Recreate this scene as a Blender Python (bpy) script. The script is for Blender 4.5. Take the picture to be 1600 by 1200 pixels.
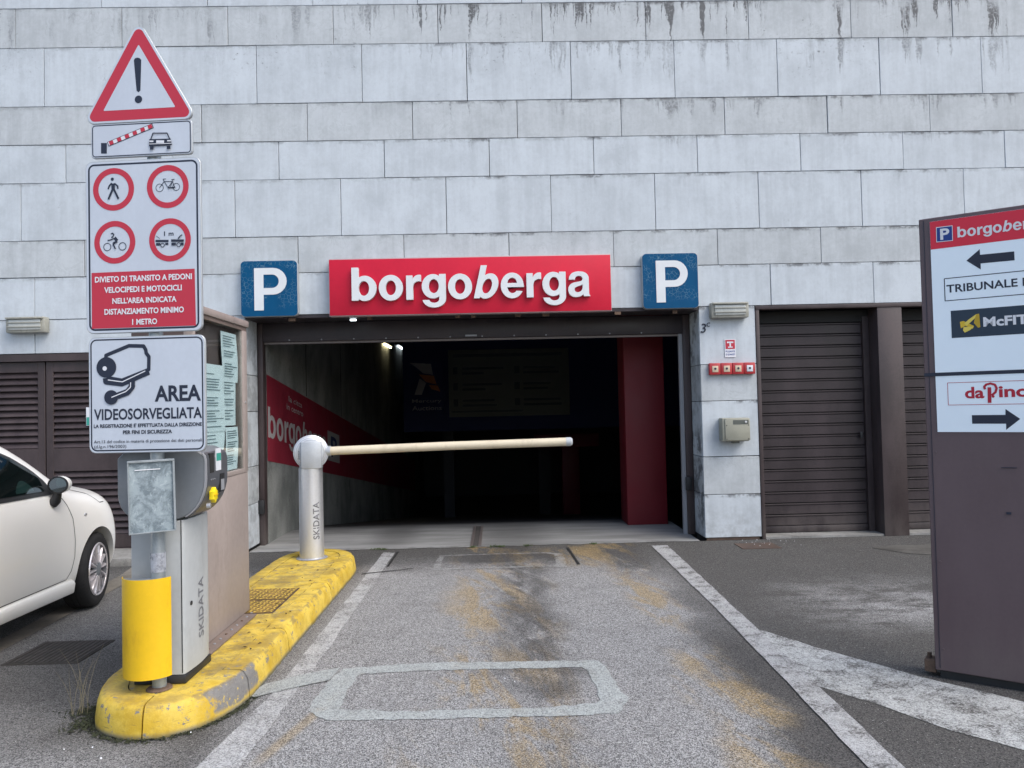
import bpy, bmesh, math, random
from mathutils import Vector, Matrix
from mathutils.bvhtree import BVHTree

for _o in list(bpy.data.objects):
    bpy.data.objects.remove(_o, do_unlink=True)
SC = bpy.context.scene
COL = SC.collection
RAD = math.radians
rnd = random.Random(7)

# ------------------------------------------------------------------ camera
cam = bpy.data.cameras.new('camera')
camo = bpy.data.objects.new('camera', cam)
COL.objects.link(camo)
cam.sensor_width = 36.0
cam.lens = 27.0
cam.clip_start = 0.05
cam.clip_end = 500.0
_r = (0.99953232, -0.02057294, -0.02262523)
_u = (0.02204259, -0.02811977, 0.9993615)
_f = (0.02119602, 0.99939283, 0.02765313)
camo.matrix_world = Matrix(((_r[0], _u[0], -_f[0], 0.0),
                            (_r[1], _u[1], -_f[1], -8.2346),
                            (_r[2], _u[2], -_f[2], 1.5),
                            (0, 0, 0, 1)))
SC.camera = camo

# ------------------------------------------------------------------ world, sun, exposure
SUN_EL, SUN_AZ = RAD(50), RAD(126)      # azimuth from +Y clockwise: behind the camera, to its right
world = bpy.data.worlds.new('World')
SC.world = world
world.use_nodes = True
wn = world.node_tree.nodes
wl = world.node_tree.links
wn.clear()
w_out = wn.new('ShaderNodeOutputWorld')
w_bg = wn.new('ShaderNodeBackground')
w_sky = wn.new('ShaderNodeTexSky')
w_sky.sky_type = 'NISHITA'
w_sky.sun_disc = False
w_sky.sun_elevation = SUN_EL
w_sky.sun_rotation = SUN_AZ
w_sky.air_density = 1.0
w_sky.dust_density = 3.0
w_sky.ozone_density = 1.0
w_hs = wn.new('ShaderNodeHueSaturation')
w_hs.inputs['Saturation'].default_value = 0.95
wl.new(w_sky.outputs[0], w_hs.inputs['Color'])
wl.new(w_hs.outputs[0], w_bg.inputs[0])
w_bg.inputs[1].default_value = 0.15
wl.new(w_bg.outputs[0], w_out.inputs[0])

sun = bpy.data.lights.new('sun', 'SUN')
sun.energy = 0.95
sun.angle = RAD(40)
sun.color = (1.0, 0.98, 0.95)
suno = bpy.data.objects.new('sun', sun)
COL.objects.link(suno)
_d = Vector((math.sin(SUN_AZ) * math.cos(SUN_EL), math.cos(SUN_AZ) * math.cos(SUN_EL), math.sin(SUN_EL)))
suno.rotation_euler = _d.to_track_quat('Z', 'Y').to_euler()
suno.location = _d * 30

SC.view_settings.view_transform = 'Standard'
SC.view_settings.look = 'None'
SC.view_settings.exposure = 0.86
SC.view_settings.gamma = 1.0
SC.view_settings.use_curve_mapping = False


# ------------------------------------------------------------------ node helper
class NT:
    """thin wrapper round a material node tree"""
    def __init__(s, name):
        s.m = bpy.data.materials.new(name)
        s.m.use_nodes = True
        s.t = s.m.node_tree
        s.t.nodes.clear()
        s.out = s.t.nodes.new('ShaderNodeOutputMaterial')

    def n(s, kind, **kw):
        x = s.t.nodes.new(kind)
        for k, v in kw.items():
            setattr(x, k, v)
        return x

    def put(s, node, key, v):
        if v is None:
            return
        if isinstance(v, bpy.types.NodeSocket):
            s.t.links.new(v, node.inputs[key])
        else:
            if isinstance(v, tuple) and len(v) == 3 and node.inputs[key].type == 'RGBA':
                v = v + (1,)
            node.inputs[key].default_value = v

    def math(s, op, a, b=None, c=None, clamp=False):
        x = s.n('ShaderNodeMath', operation=op, use_clamp=clamp)
        s.put(x, 0, a); s.put(x, 1, b); s.put(x, 2, c)
        return x.outputs[0]

    def add(s, a, b): return s.math('ADD', a, b)
    def sub(s, a, b): return s.math('SUBTRACT', a, b)
    def mul(s, a, b): return s.math('MULTIPLY', a, b)
    def mx(s, a, b): return s.math('MAXIMUM', a, b)
    def mn(s, a, b): return s.math('MINIMUM', a, b)

    def step(s, v, a, b, lo=0.0, hi=1.0):
        x = s.n('ShaderNodeMapRange', interpolation_type='SMOOTHSTEP')
        s.put(x, 'Value', v); s.put(x, 'From Min', a); s.put(x, 'From Max', b)
        s.put(x, 'To Min', lo); s.put(x, 'To Max', hi)
        return x.outputs[0]

    def pos(s): return s.n('ShaderNodeNewGeometry').outputs['Position']
    def obj(s): return s.n('ShaderNodeTexCoord').outputs['Object']
    def rand(s): return s.n('ShaderNodeObjectInfo').outputs['Random']

    def xyz(s, v):
        x = s.n('ShaderNodeSeparateXYZ'); s.put(x, 0, v)
        return x.outputs[0], x.outputs[1], x.outputs[2]

    def vec(s, x, y, z):
        c = s.n('ShaderNodeCombineXYZ'); s.put(c, 0, x); s.put(c, 1, y); s.put(c, 2, z)
        return c.outputs[0]

    def scl(s, v, k):
        x = s.n('ShaderNodeVectorMath', operation='MULTIPLY'); s.put(x, 0, v); s.put(x, 1, k)
        return x.outputs[0]

    def vadd(s, v, k):
        x = s.n('ShaderNodeVectorMath', operation='ADD'); s.put(x, 0, v); s.put(x, 1, k)
        return x.outputs[0]

    def noise(s, v, scale, detail=3.0, rough=0.55, dist=0.0):
        x = s.n('ShaderNodeTexNoise')
        s.put(x, 'Vector', v); s.put(x, 'Scale', scale); s.put(x, 'Detail', detail)
        s.put(x, 'Roughness', rough); s.put(x, 'Distortion', dist)
        return x.outputs[0]

    def voro(s, v, scale, feature='F1', out=0):
        x = s.n('ShaderNodeTexVoronoi', feature=feature)
        s.put(x, 'Vector', v); s.put(x, 'Scale', scale)
        return x.outputs[out]

    def mix(s, f, a, b, blend='MIX'):
        x = s.n('ShaderNodeMix', data_type='RGBA', blend_type=blend)
        s.put(x, 0, f)
        for k, v in ((6, a), (7, b)):
            if isinstance(v, (int, float)):
                v = (v, v, v)
            s.put(x, k, v)
        return x.outputs[2]

    def ell(s, x, y, cx, cy, rx, ry, soft=0.6):
        """1 inside an ellipse, fading outwards"""
        a = s.mul(s.sub(x, cx), 1.0 / rx)
        b = s.mul(s.sub(y, cy), 1.0 / ry)
        r = s.math('SQRT', s.add(s.mul(a, a), s.mul(b, b)))
        return s.step(r, 1.0 - soft, 1.0 + soft * 0.5, 1.0, 0.0)

    def bump(s, h, dist=0.002, strength=0.6):
        x = s.n('ShaderNodeBump')
        s.put(x, 'Height', h); s.put(x, 'Distance', dist); s.put(x, 'Strength', strength)
        return x.outputs[0]

    def bsdf(s, col, rough=0.6, metal=0.0, normal=None, spec=0.5, coat=0.0, **kw):
        x = s.n('ShaderNodeBsdfPrincipled')
        s.put(x, 'Base Color', col); s.put(x, 'Roughness', rough); s.put(x, 'Metallic', metal)
        s.put(x, 'Specular IOR Level', spec); s.put(x, 'Coat Weight', coat)
        if normal is not None:
            s.put(x, 'Normal', normal)
        for k, v in kw.items():
            s.put(x, k.replace('_', ' '), v)
        return x

    def done(s, sh):
        s.t.links.new(sh.outputs[0], s.out.inputs[0])
        return s.m


def simple(name, col, rough=0.55, metal=0.0, wear=0.12, scale=6.0, bump=0.0, spec=0.5, coat=0.0, streak=False, dirt=None, dirt_amt=0.0):
    """painted or plain surface with mild mottling, grime and uneven gloss"""
    t = NT(name)
    p = t.pos()
    q = t.scl(p, (1, 1, 0.25)) if streak else p
    n1 = t.noise(q, scale, 5, 0.6)
    n2 = t.noise(p, scale * 9, 3, 0.6)
    f = t.add(t.mul(n1, 0.7), t.mul(n2, 0.3))
    c = t.mix(t.step(f, 0.35, 0.65), tuple(v * (1 - wear) for v in col), tuple(min(1, v * (1 + wear)) for v in col))
    if dirt is not None:
        g = t.noise(t.scl(p, (1, 1, 0.4)), scale * 2.3, 6, 0.7)
        c = t.mix(t.mul(t.step(g, 0.52, 0.75), dirt_amt), c, dirt)
    r = t.step(n1, 0.3, 0.7, max(0.02, rough - 0.07), min(1, rough + 0.08))
    nm = t.bump(n2, 0.001, bump) if bump else None
    return t.done(t.bsdf(c, r, metal, nm, spec, coat))


def flat(name, col, rough=0.5, spec=0.4):
    t = NT(name)
    n = t.noise(t.pos(), 30, 3)
    c = t.mix(t.mul(n, 0.12), col, tuple(v * 0.75 for v in col))
    return t.done(t.bsdf(c, rough, 0, None, spec))


def glow(name, col, strength):
    t = NT(name)
    e = t.n('ShaderNodeEmission')
    t.put(e, 0, col); t.put(e, 1, strength)
    return t.done(e)


# ------------------------------------------------------------------ asphalt (shared look)
def asphalt_nodes(t):
    p = t.pos()
    x, y, z = t.xyz(p)
    wob = t.noise(p, 1.7, 4, 0.6)
    xw = t.add(x, t.mul(t.sub(wob, 0.5), 0.5))
    yw = t.add(y, t.mul(t.sub(t.noise(t.vadd(p, (9, 3, 0)), 1.9, 4, 0.6), 0.5), 0.8))
    # aggregate
    g1 = t.noise(p, 155, 2, 0.7)
    g2 = t.voro(p, 120, 'F1', 1)
    gx = t.xyz(g2)[0]
    g3 = t.xyz(t.voro(t.vadd(p, (3, 3, 0)), 200, 'F1', 1))[1]
    grain = t.add(t.mul(t.step(g1, 0.38, 0.64), 0.42), t.add(t.mul(gx, 0.32), t.mul(g3, 0.26)))
    grain = t.step(grain, 0.08, 0.92)
    big = t.noise(p, 0.9, 5, 0.6)
    mid = t.noise(p, 5.0, 5, 0.65)
    # zones: 0 dark binder rich, 1 worn pale aggregate
    lane = t.mul(t.step(x, -1.5, -1.1), t.step(xw, 1.75, 1.2))
    nearwall = t.step(yw, -0.2, -1.5)
    laneval = t.mul(lane, nearwall)
    leftz = t.mul(t.step(xw, -1.9, -2.3), t.step(yw, -0.6, -1.6))
    leftz = t.mul(leftz, 0.42)
    leftdark = t.ell(xw, yw, -2.45, -3.75, 0.75, 0.6, 0.7)
    leftz = t.mul(leftz, t.sub(1.0, t.mul(leftdark, 0.7)))
    patch = t.mul(t.mul(t.ell(xw, yw, 2.95, -2.75, 0.9, 0.85, 0.8), t.step(t.noise(t.scl(p, (0.7, 1.3, 1)), 3.2, 6, 0.72), 0.38, 0.58)), 0.85)
    patch2 = t.mul(t.ell(xw, yw, 2.1, -5.6, 0.7, 0.5, 0.8), 0.4)
    near = t.mul(t.step(y, -4.4, -5.0), t.step(x, -1.25, -1.6))
    zone = t.mx(t.mx(t.mx(laneval, leftz), t.mx(patch, patch2)), t.mul(near, 0.8))
    edge = t.mul(t.step(xw, 1.05, 1.35), t.step(y, -2.9, -3.6))
    zone = t.mul(zone, t.sub(1.0, t.mul(edge, 0.85)))
    zone = t.add(t.mul(zone, t.step(mid, 0.2, 0.6, 0.7, 1.05)), t.mul(t.sub(big, 0.5), 0.25))
    zone = t.math('MAXIMUM', t.math('MINIMUM', zone, 1.0), 0.0)
    dark = t.mix(grain, (0.028, 0.028, 0.028), (0.155, 0.150, 0.142))
    pale = t.mix(grain, (0.042, 0.042, 0.043), (0.53, 0.53, 0.525))
    c = t.mix(zone, dark, pale)
    # white stone chips
    chip = t.mul(t.step(t.voro(p, 52, 'F1', 0), 0.20, 0.10), t.step(t.noise(p, 33, 2), 0.52, 0.58))
    c = t.mix(t.mul(chip, 0.6), c, (0.55, 0.55, 0.53))
    # drag direction of the stains: slightly oblique to the lane
    q = t.vec(t.add(x, t.mul(y, 0.22)), y, 0.0)
    s1 = t.noise(t.scl(q, (2.4, 0.75, 1)), 1.5, 6, 0.72, 0.5)
    s2 = t.noise(t.vadd(t.scl(q, (2.6, 0.9, 1)), (5, 8, 0)), 1.7, 6, 0.72, 0.4)
    fine = t.noise(p, 70, 3, 0.7)
    ax1 = t.math('ABSOLUTE', t.add(xw, 0.02))
    core = t.mul(t.step(ax1, 0.52, 0.16), t.step(yw, -5.6, -4.6, 0.55, 1.0))
    core = t.mul(core, t.sub(1.0, t.mul(t.ell(x, y, -0.2, -3.3, 0.9, 0.35, 0.8), 0.5)))
    right = t.mul(t.step(t.math('ABSOLUTE', t.sub(xw, 1.15)), 0.27, 0.06), t.step(t.noise(p, 1.1, 3), 0.36, 0.55, 0.25, 1.0))
    right = t.mx(right, t.ell(xw, yw, 0.85, -0.6, 0.55, 0.5, 0.6))
    thread = t.mul(t.step(t.math('ABSOLUTE', t.add(t.add(x, 0.93), t.mul(t.add(y, 4.4), -0.25))), 0.05, 0.01), t.ell(x, y, -0.95, -4.5, 0.3, 0.45, 0.4))
    ym = t.mul(t.mx(core, right), t.mul(t.step(s1, 0.45, 0.58), t.step(fine, 0.30, 0.56, 0.2, 1.0)))
    ym = t.mx(ym, t.mul(thread, 0.6))
    c = t.mix(t.mul(ym, 0.66), c, t.mix(grain, (0.13, 0.088, 0.030), (0.58, 0.41, 0.17)))
    # rubber and oil: one continuous dark track, widest at the entrance
    ax2 = t.math('ABSOLUTE', t.sub(xw, 0.20))
    dk = t.mul(t.step(ax2, 0.36, 0.05), t.step(y, -4.35, -3.9, 0.35, 1.0))
    dk = t.mul(dk, t.step(s2, 0.36, 0.56))
    dk = t.mx(dk, t.mul(t.ell(xw, yw, 0.12, -0.62, 0.62, 0.28, 0.5), t.step(s2, 0.28, 0.50)))
    dk = t.mx(dk, t.mul(t.ell(xw, yw, 0.24, -4.08, 0.20, 0.20, 0.8), 0.95))
    dk = t.mx(dk, t.mul(t.ell(xw, yw, 1.25, -0.9, 0.28, 0.8, 0.8), t.step(s2, 0.33, 0.5)))
    dk = t.mx(dk, t.mul(t.step(t.math('ABSOLUTE', t.sub(xw, 1.42)), 0.20, 0.04), t.mul(t.step(y, -1.6, -2.6), 0.65)))
    drops = t.mul(t.step(t.voro(t.scl(p, (1, 1, 0)), 3.6, 'F1', 0), 0.10, 0.05), t.step(ax2, 0.9, 0.5))
    dk = t.mx(dk, t.mul(drops, 0.6))
    c = t.mix(t.mul(dk, 0.74), c, t.mix(grain, (0.016, 0.016, 0.018), (0.11, 0.105, 0.10)))
    h = t.add(t.mul(grain, 1.0), t.mul(mid, 0.4))
    nm = t.bump(h, 0.004, 0.8)
    return p, x, y, c, nm, grain, mid


def m_asphalt():
    t = NT('asphalt')
    p, x, y, c, nm, g, mid = asphalt_nodes(t)
    return t.done(t.bsdf(c, 0.85, 0, nm, 0.25))


def m_paint(name, col, wear_lo, wear_hi, crack=0.0, amount=1.0, fade=None):
    """road paint worn away to the asphalt below"""
    t = NT(name)
    p, x, y, c, nm, g, mid = asphalt_nodes(t)
    n = t.add(t.mul(t.noise(p, 7, 6, 0.7), 0.6), t.mul(t.noise(p, 90, 3, 0.7), 0.4))
    a = t.mul(t.step(n, wear_lo, wear_hi), amount)
    if fade:
        a = t.mul(a, t.step(t.noise(t.scl(p, (1.5, 1, 1)), 2.3, 3, 0.6), fade[0], fade[1]))
    if crack:
        wv = t.vadd(p, t.scl(t.n('ShaderNodeTexNoise').outputs[1], (0.03, 0.03, 0)))
        wv = t.vadd(wv, t.scl(t.vec(t.noise(p, 14, 4, 0.7), t.noise(t.vadd(p, (3, 1, 0)), 14, 4, 0.7), 0.0), (0.09, 0.09, 0)))
        e = t.voro(wv, 13, 'DISTANCE_TO_EDGE', 0)
        e2 = t.voro(wv, 37, 'DISTANCE_TO_EDGE', 0)
        ck = t.mn(t.step(e, 0.01, 0.07, 0.35, 1.0), t.step(e2, 0.0, 0.09, 0.6, 1.0))
        cm = t.step(t.noise(p, 3.2, 4, 0.7), 0.42, 0.60, 0.0, crack)
        a = t.mul(a, t.sub(1.0, t.mul(cm, t.sub(1.0, ck))))
    pc = t.mix(t.noise(p, 22, 4, 0.7), tuple(v * 0.7 for v in col), tuple(min(1, v * 1.12) for v in col))
    pc = t.mix(t.mul(t.step(t.noise(p, 3.1, 5, 0.7), 0.5, 0.72), 0.42), pc, (0.22, 0.21, 0.18))
    pc = t.mix(t.mul(t.step(g, 0.55, 0.15), 0.6), pc, (0.12, 0.12, 0.12))
    return t.done(t.bsdf(t.mix(a, c, pc), 0.8, 0, nm, 0.3))


def m_stone(name, base, rough_stone, stain):
    """pale cladding slab; object space: x along the slab, z from its top edge down"""
    t = NT(name)
    p = t.pos()
    o = t.obj()
    r = t.rand()
    ox, oy, oz = t.xyz(o)
    x, y, z = t.xyz(p)
    shift = t.vec(t.mul(r, 37.0), t.mul(r, 11.0), t.mul(r, 53.0))
    q = t.vadd(o, shift)
    cloud = t.noise(q, 2.6, 7, 0.66)
    fine = t.noise(q, 26, 5, 0.7)
    streak = t.noise(t.scl(q, (9, 9, 0.7)), 1.6, 5, 0.65)
    pit = t.step(t.noise(q, 60, 3, 0.7), 0.62, 0.72)
    k = t.add(t.mul(cloud, 0.5), t.add(t.mul(fine, 0.2), t.mul(streak, 0.3)))
    lo = tuple(v * (0.84 if rough_stone else 0.88) for v in base)
    hi = tuple(min(1, v * 1.10) for v in base)
    c = t.mix(t.step(k, 0.36, 0.62), lo, hi)
    c = t.mix(t.mul(t.sub(r, 0.5), 0.25), c, tuple(v * 0.75 for v in base))
    veins = t.step(t.math('ABSOLUTE', t.sub(t.noise(q, 4.5, 7, 0.7, 0.8), 0.5)), 0.03, 0.0)
    vm = t.mul(veins, t.step(cloud, 0.45, 0.65))
    c = t.mix(t.mul(vm, 0.24 if rough_stone else 0.10), c, tuple(v * 0.5 for v in base))
    c = t.mix(t.mul(pit, 0.22 if rough_stone else 0.08), c, tuple(v * 0.45 for v in base))
    # grime running down from the upper edge
    warp = t.mul(t.sub(t.noise(p, 7, 4, 0.7), 0.5), 0.09)
    pw = t.vec(t.add(x, warp), 0.0, z)
    colm = t.add(t.mul(t.noise(t.scl(pw, (4.2, 1, 0.35)), 1.0, 4, 0.65), 0.6), t.mul(t.noise(t.scl(pw, (17, 1, 0.6)), 1.0, 4, 0.7), 0.4))
    area = t.mul(t.step(t.noise(t.scl(p, (1.1, 1.1, 1.1)), 1.0, 3), 0.36, 0.54), t.step(x, -1.8, 0.2, 0.25, 1.0))
    zone = t.mx(t.mul(t.step(z, 5.25, 5.55), stain * 1.25), t.step(z, 3.2, 4.9, 0.06, 0.50))
    ln = t.mul(t.step(colm, 0.46, 0.64, 0.0, 0.60), t.step(z, 4.2, 5.5, 0.35, 1.0))
    drip = t.step(t.add(oz, ln), -0.01, 0.18)
    d = t.mul(t.mul(drip, t.step(colm, 0.43, 0.60)), t.mul(area, zone))
    mot = t.step(t.noise(p, 28, 7, 0.8), 0.38, 0.60, 0.25, 1.0)
    d = t.mul(t.mul(d, mot), 1.35)
    topline = t.mul(t.step(t.add(oz, t.mul(t.noise(p, 30, 3), 0.05)), -0.02, 0.02), t.mul(t.step(t.noise(p, 5, 5, 0.7), 0.44, 0.58), t.mx(t.mul(area, 0.8), 0.35)))
    blot = t.mul(t.mul(t.step(t.noise(p, 19, 7, 0.8), 0.56, 0.66), t.step(t.noise(p, 1.6, 4, 0.6), 0.50, 0.62)), t.mul(t.step(z, 4.6, 5.5, 0.25, 1.0), 0.85))
    d = t.mx(d, blot)
    d = t.mx(d, topline)
    c = t.mix(t.math('MINIMUM', d, 0.9), c, (0.065, 0.067, 0.072))
    # splashed dirt near the ground
    low = t.mul(t.step(z, 0.5, 0.0), t.step(t.noise(p, 9, 5, 0.7), 0.35, 0.7))
    c = t.mix(t.mul(low, 0.45), c, (0.16, 0.15, 0.14))
    nm = t.bump(t.add(fine, t.mul(pit, -1.0)), 0.002, 0.35)
    return t.done(t.bsdf(c, 0.62, 0, nm, 0.35))


def m_kerb():
    t = NT('worn_yellow_paint')
    p = t.pos()
    x, y, z = t.xyz(p)
    n = t.noise(p, 6, 6, 0.7)
    f = t.noise(p, 55, 4, 0.7)
    yel = t.mix(t.step(n, 0.35, 0.65), (0.52, 0.345, 0.028), (0.68, 0.50, 0.085))
    conc = t.mix(f, (0.10, 0.10, 0.10), (0.27, 0.26, 0.245))
    top = t.step(z, 0.138, 0.146)
    # traffic dirt, more on top
    dm = t.mul(t.step(t.noise(p, 4.0, 6, 0.72), 0.42, 0.62), t.add(0.15, t.mul(top, 0.42)))
    c = t.mix(dm, yel, (0.20, 0.145, 0.06))
    dk = t.mul(t.step(t.noise(t.vadd(p, (4, 4, 4)), 22, 6, 0.8), 0.57, 0.66), t.add(0.22, t.mul(top, 0.35)))
    c = t.mix(dk, c, (0.13, 0.10, 0.05))
    # chipped to concrete
    ch = t.step(t.add(t.noise(p, 15, 6, 0.75), t.mul(f, 0.12)), 0.66, 0.69)
    bare = t.mul(t.mul(t.ell(t.add(x, t.mul(t.sub(f, 0.5), 0.10)), t.add(y, t.mul(t.sub(n, 0.5), 0.7)), -1.36, -4.27, 0.16, 0.27, 0.2), t.step(t.noise(p, 21, 5, 0.75), 0.37, 0.43)), t.step(t.add(z, t.mul(n, 0.06)), 0.045, 0.075))
    bare = t.mul(bare, t.step(z, 0.150, 0.140))
    low = t.mul(t.step(z, 0.035, 0.0), t.step(n, 0.3, 0.6))
    c = t.mix(t.mx(ch, t.mx(bare, low)), c, conc)
    scr = t.mul(t.step(t.noise(t.scl(p, (2, 2, 30)), 3.0, 5, 0.75), 0.60, 0.66), t.mul(t.step(z, 0.145, 0.11), 0.55))
    c = t.mix(scr, c, (0.10, 0.085, 0.06))
    rim = t.mul(t.mul(t.step(z, 0.118, 0.132), t.step(z, 0.1495, 0.145)), t.step(t.noise(p, 11, 6, 0.75), 0.50, 0.60))
    c = t.mix(t.mul(rim, 0.6), c, (0.14, 0.12, 0.08))
    foot = t.step(t.add(z, t.mul(n, 0.03)), 0.045, 0.012)
    c = t.mix(t.mul(foot, 0.7), c, (0.05, 0.055, 0.03))
    nm = t.bump(t.add(f, n), 0.004, 0.5)
    return t.done(t.bsdf(c, 0.62, 0, nm, 0.35))


def m_concrete(name, lo, hi, streaky=False, rough=0.8, stains=0.4):
    t = NT(name)
    p = t.pos()
    q = t.scl(p, (1.3, 1.0, 0.7)) if streaky else p
    n = t.noise(q, 1.6, 6, 0.65)
    f = t.noise(p, 45, 4, 0.7)
    c = t.mix(t.step(t.add(t.mul(n, 0.75), t.mul(f, 0.25)), 0.35, 0.65), lo, hi)
    s = t.mul(t.step(t.noise(q, 2.7, 6, 0.75), 0.54, 0.68), stains)
    c = t.mix(s, c, tuple(v * 0.35 for v in lo))
    pit = t.step(t.voro(p, 28, 'F1', 0), 0.10, 0.03)
    c = t.mix(t.mul(pit, 0.5), c, tuple(v * 0.3 for v in lo))
    return t.done(t.bsdf(c, rough, 0, t.bump(t.add(n, f), 0.004, 0.4), 0.3))


def m_rampfloor():
    t = NT('garage_floor_concrete')
    p = t.pos()
    x, y, z = t.xyz(p)
    n = t.noise(t.scl(p, (0.5, 2.4, 1)), 1.7, 6, 0.6)
    f = t.noise(p, 60, 3, 0.7)
    c = t.mix(t.step(n, 0.35, 0.65), (0.20, 0.205, 0.20), (0.34, 0.345, 0.34))
    c = t.mix(t.mul(f, 0.35), c, (0.16, 0.16, 0.16))
    tr = t.mx(t.ell(x, y, 0.15, 0.7, 0.45, 1.1, 0.8), t.ell(x, y, -1.2, 0.9, 0.3, 0.9, 0.8))
    c = t.mix(t.mul(tr, 0.55), c, (0.06, 0.06, 0.06))
    edge = t.mul(t.step(y, 0.16, 0.0), t.step(t.noise(p, 5, 5, 0.7), 0.45, 0.6))
    c = t.mix(t.mul(edge, 0.6), c, (0.09, 0.085, 0.08))
    c = t.mix(t.step(y, 0.9, 2.6), c, (0.05, 0.05, 0.05))  # floor darkens with depth: the garage gloom is painted into the colour
    return t.done(t.bsdf(c, 0.6, 0, t.bump(f, 0.002, 0.3), 0.35))


def m_blue_crazed():
    t = NT('crazed_blue_film')
    p = t.pos()
    x, y, z = t.xyz(p)
    wv = t.vadd(p, t.scl(t.n('ShaderNodeTexNoise').outputs[1], (0.02, 0.0, 0.02)))
    e = t.voro(wv, 26, 'DISTANCE_TO_EDGE', 0)
    ck = t.mul(t.step(e, 0.045, 0.012), t.step(t.noise(p, 5, 4, 0.6), 0.42, 0.56))
    ck = t.mul(ck, t.step(z, 2.56, 2.62))
    base = t.mix(t.noise(t.scl(p, (1, 1, .4)), 8, 4), (0.0005, 0.052, 0.135), (0.001, 0.078, 0.19))
    c = t.mix(t.mul(ck, 0.38), base, (0.22, 0.36, 0.42))
    return t.done(t.bsdf(c, 0.5, 0, None, 0.15))


def m_galv():
    t = NT('weathered_galvanised')
    p = t.pos()
    n = t.noise(p, 14, 6, 0.7, 0.6)
    n2 = t.noise(t.scl(p, (1, 1, 0.6)), 42, 5, 0.75, 1.0)
    c = t.mix(t.step(n, 0.4, 0.62), (0.15, 0.19, 0.215), (0.30, 0.36, 0.39))
    c = t.mix(t.mul(t.step(n2, 0.52, 0.66), 0.55), c, (0.46, 0.53, 0.56))
    return t.done(t.bsdf(c, 0.5, 0.35, None, 0.4))


def m_paper():
    t = NT('notice_paper')
    n = t.noise(t.pos(), 9, 3)
    c = t.mix(n, (0.66, 0.76, 0.78), (0.76, 0.84, 0.86))
    return t.done(t.bsdf(c, 0.7, 0, None, 0.3))


def m_glass(name, tint, mixf):
    t = NT(name)
    tr = t.n('ShaderNodeBsdfTransparent'); t.put(tr, 0, tint)
    gl = t.n('ShaderNodeBsdfGlossy'); t.put(gl, 0, (1, 1, 1)); t.put(gl, 1, 0.03)
    lw = t.n('ShaderNodeLayerWeight'); t.put(lw, 0, 0.5)
    fc = t.math('POWER', lw.outputs['Facing'], 4.0)
    mx = t.n('ShaderNodeMixShader')
    t.t.links.new(t.add(t.mul(fc, 0.55), 0.04 + mixf), mx.inputs[0])
    t.t.links.new(tr.outputs[0], mx.inputs[1])
    t.t.links.new(gl.outputs[0], mx.inputs[2])
    return t.done(mx)


def m_tyre():
    t = NT('tyre_rubber')
    o = t.pos()
    n = t.noise(o, 30, 4)
    c = t.mix(n, (0.012, 0.012, 0.013), (0.028, 0.028, 0.029))
    return t.done(t.bsdf(c, 0.7, 0, t.bump(n, 0.001, 0.3), 0.3))


def m_brown(name, lo, hi, rough=0.45):
    t = NT(name)
    p = t.pos()
    n = t.noise(t.scl(p, (1, 1, 0.35)), 3.2, 6, 0.65)
    f = t.noise(p, 50, 3, 0.6)
    c = t.mix(t.step(t.add(t.mul(n, 0.8), t.mul(f, 0.2)), 0.35, 0.65), lo, hi)
    x, y, z = t.xyz(p)
    dust = t.mul(t.step(z, 0.45, 0.0), t.step(n, 0.3, 0.65))
    c = t.mix(t.mul(dust, 0.35), c, (0.14, 0.125, 0.11))
    sc = t.mul(t.step(t.noise(t.scl(p, (3, 3, 14)), 3.0, 5, 0.8), 0.70, 0.74), 0.4)
    c = t.mix(sc, c, (0.16, 0.14, 0.135))
    return t.done(t.bsdf(c, t.step(n, 0.3, 0.7, rough - 0.08, rough + 0.12), 0, None, 0.4))


M = {}
M['asphalt'] = m_asphalt()
M['line'] = m_paint('white_road_paint', (0.56, 0.57, 0.57), 0.36, 0.54, 0.3)
M['branch'] = m_paint('cracked_road_paint', (0.60, 0.62, 0.61), 0.38, 0.53, 0.9)
M['oldline'] = m_paint('faded_road_paint', (0.58, 0.59, 0.59), 0.37, 0.54, 0.0, 0.95, (0.36, 0.50))
M['seal2'] = m_paint('worn_joint_sealant', (0.42, 0.43, 0.42), 0.40, 0.56, 0.2, 0.75)
M['seal'] = m_paint('joint_sealant', (0.50, 0.54, 0.53), 0.32, 0.47, 0.35, 0.92)
M['stone_light'] = m_stone('pale_stone', (0.475, 0.522, 0.560), False, 0.8)
M['stone_rough'] = m_stone('greyer_stone', (0.435, 0.470, 0.492), True, 1.2)
M['backing'] = flat('dark_joint_backing', (0.03, 0.03, 0.032), 0.9)
M['kerb'] = m_kerb()
M['inner'] = m_concrete('board_marked_concrete', (0.13, 0.14, 0.135), (0.27, 0.28, 0.27), True, 0.85, 0.5)
M['pave'] = m_concrete('pavement_concrete', (0.17, 0.17, 0.16), (0.30, 0.30, 0.29))
M['gutter'] = m_concrete('gutter_stone', (0.13, 0.12, 0.10), (0.24, 0.22, 0.19))
M['ramp'] = m_rampfloor()
M['cover'] = simple('rusty_painted_plate', (0.23, 0.145, 0.035), 0.7, 0.1, 0.45, 16, 0.3, dirt=(0.06, 0.035, 0.02), dirt_amt=0.8)
M['stud'] = simple('worn_yellow_studs', (0.62, 0.44, 0.09), 0.6, 0, 0.25, 20)
M['patchc'] = m_concrete('soiled_patch', (0.055, 0.053, 0.048), (0.12, 0.115, 0.105))
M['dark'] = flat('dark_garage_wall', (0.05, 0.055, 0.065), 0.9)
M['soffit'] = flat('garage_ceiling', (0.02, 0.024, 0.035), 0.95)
M['brown'] = m_brown('brown_painted_steel', (0.040, 0.030, 0.031), (0.064, 0.048, 0.049))
M['shutter'] = m_brown('dark_shutter_steel', (0.024, 0.018, 0.021), (0.043, 0.032, 0.036))
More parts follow.
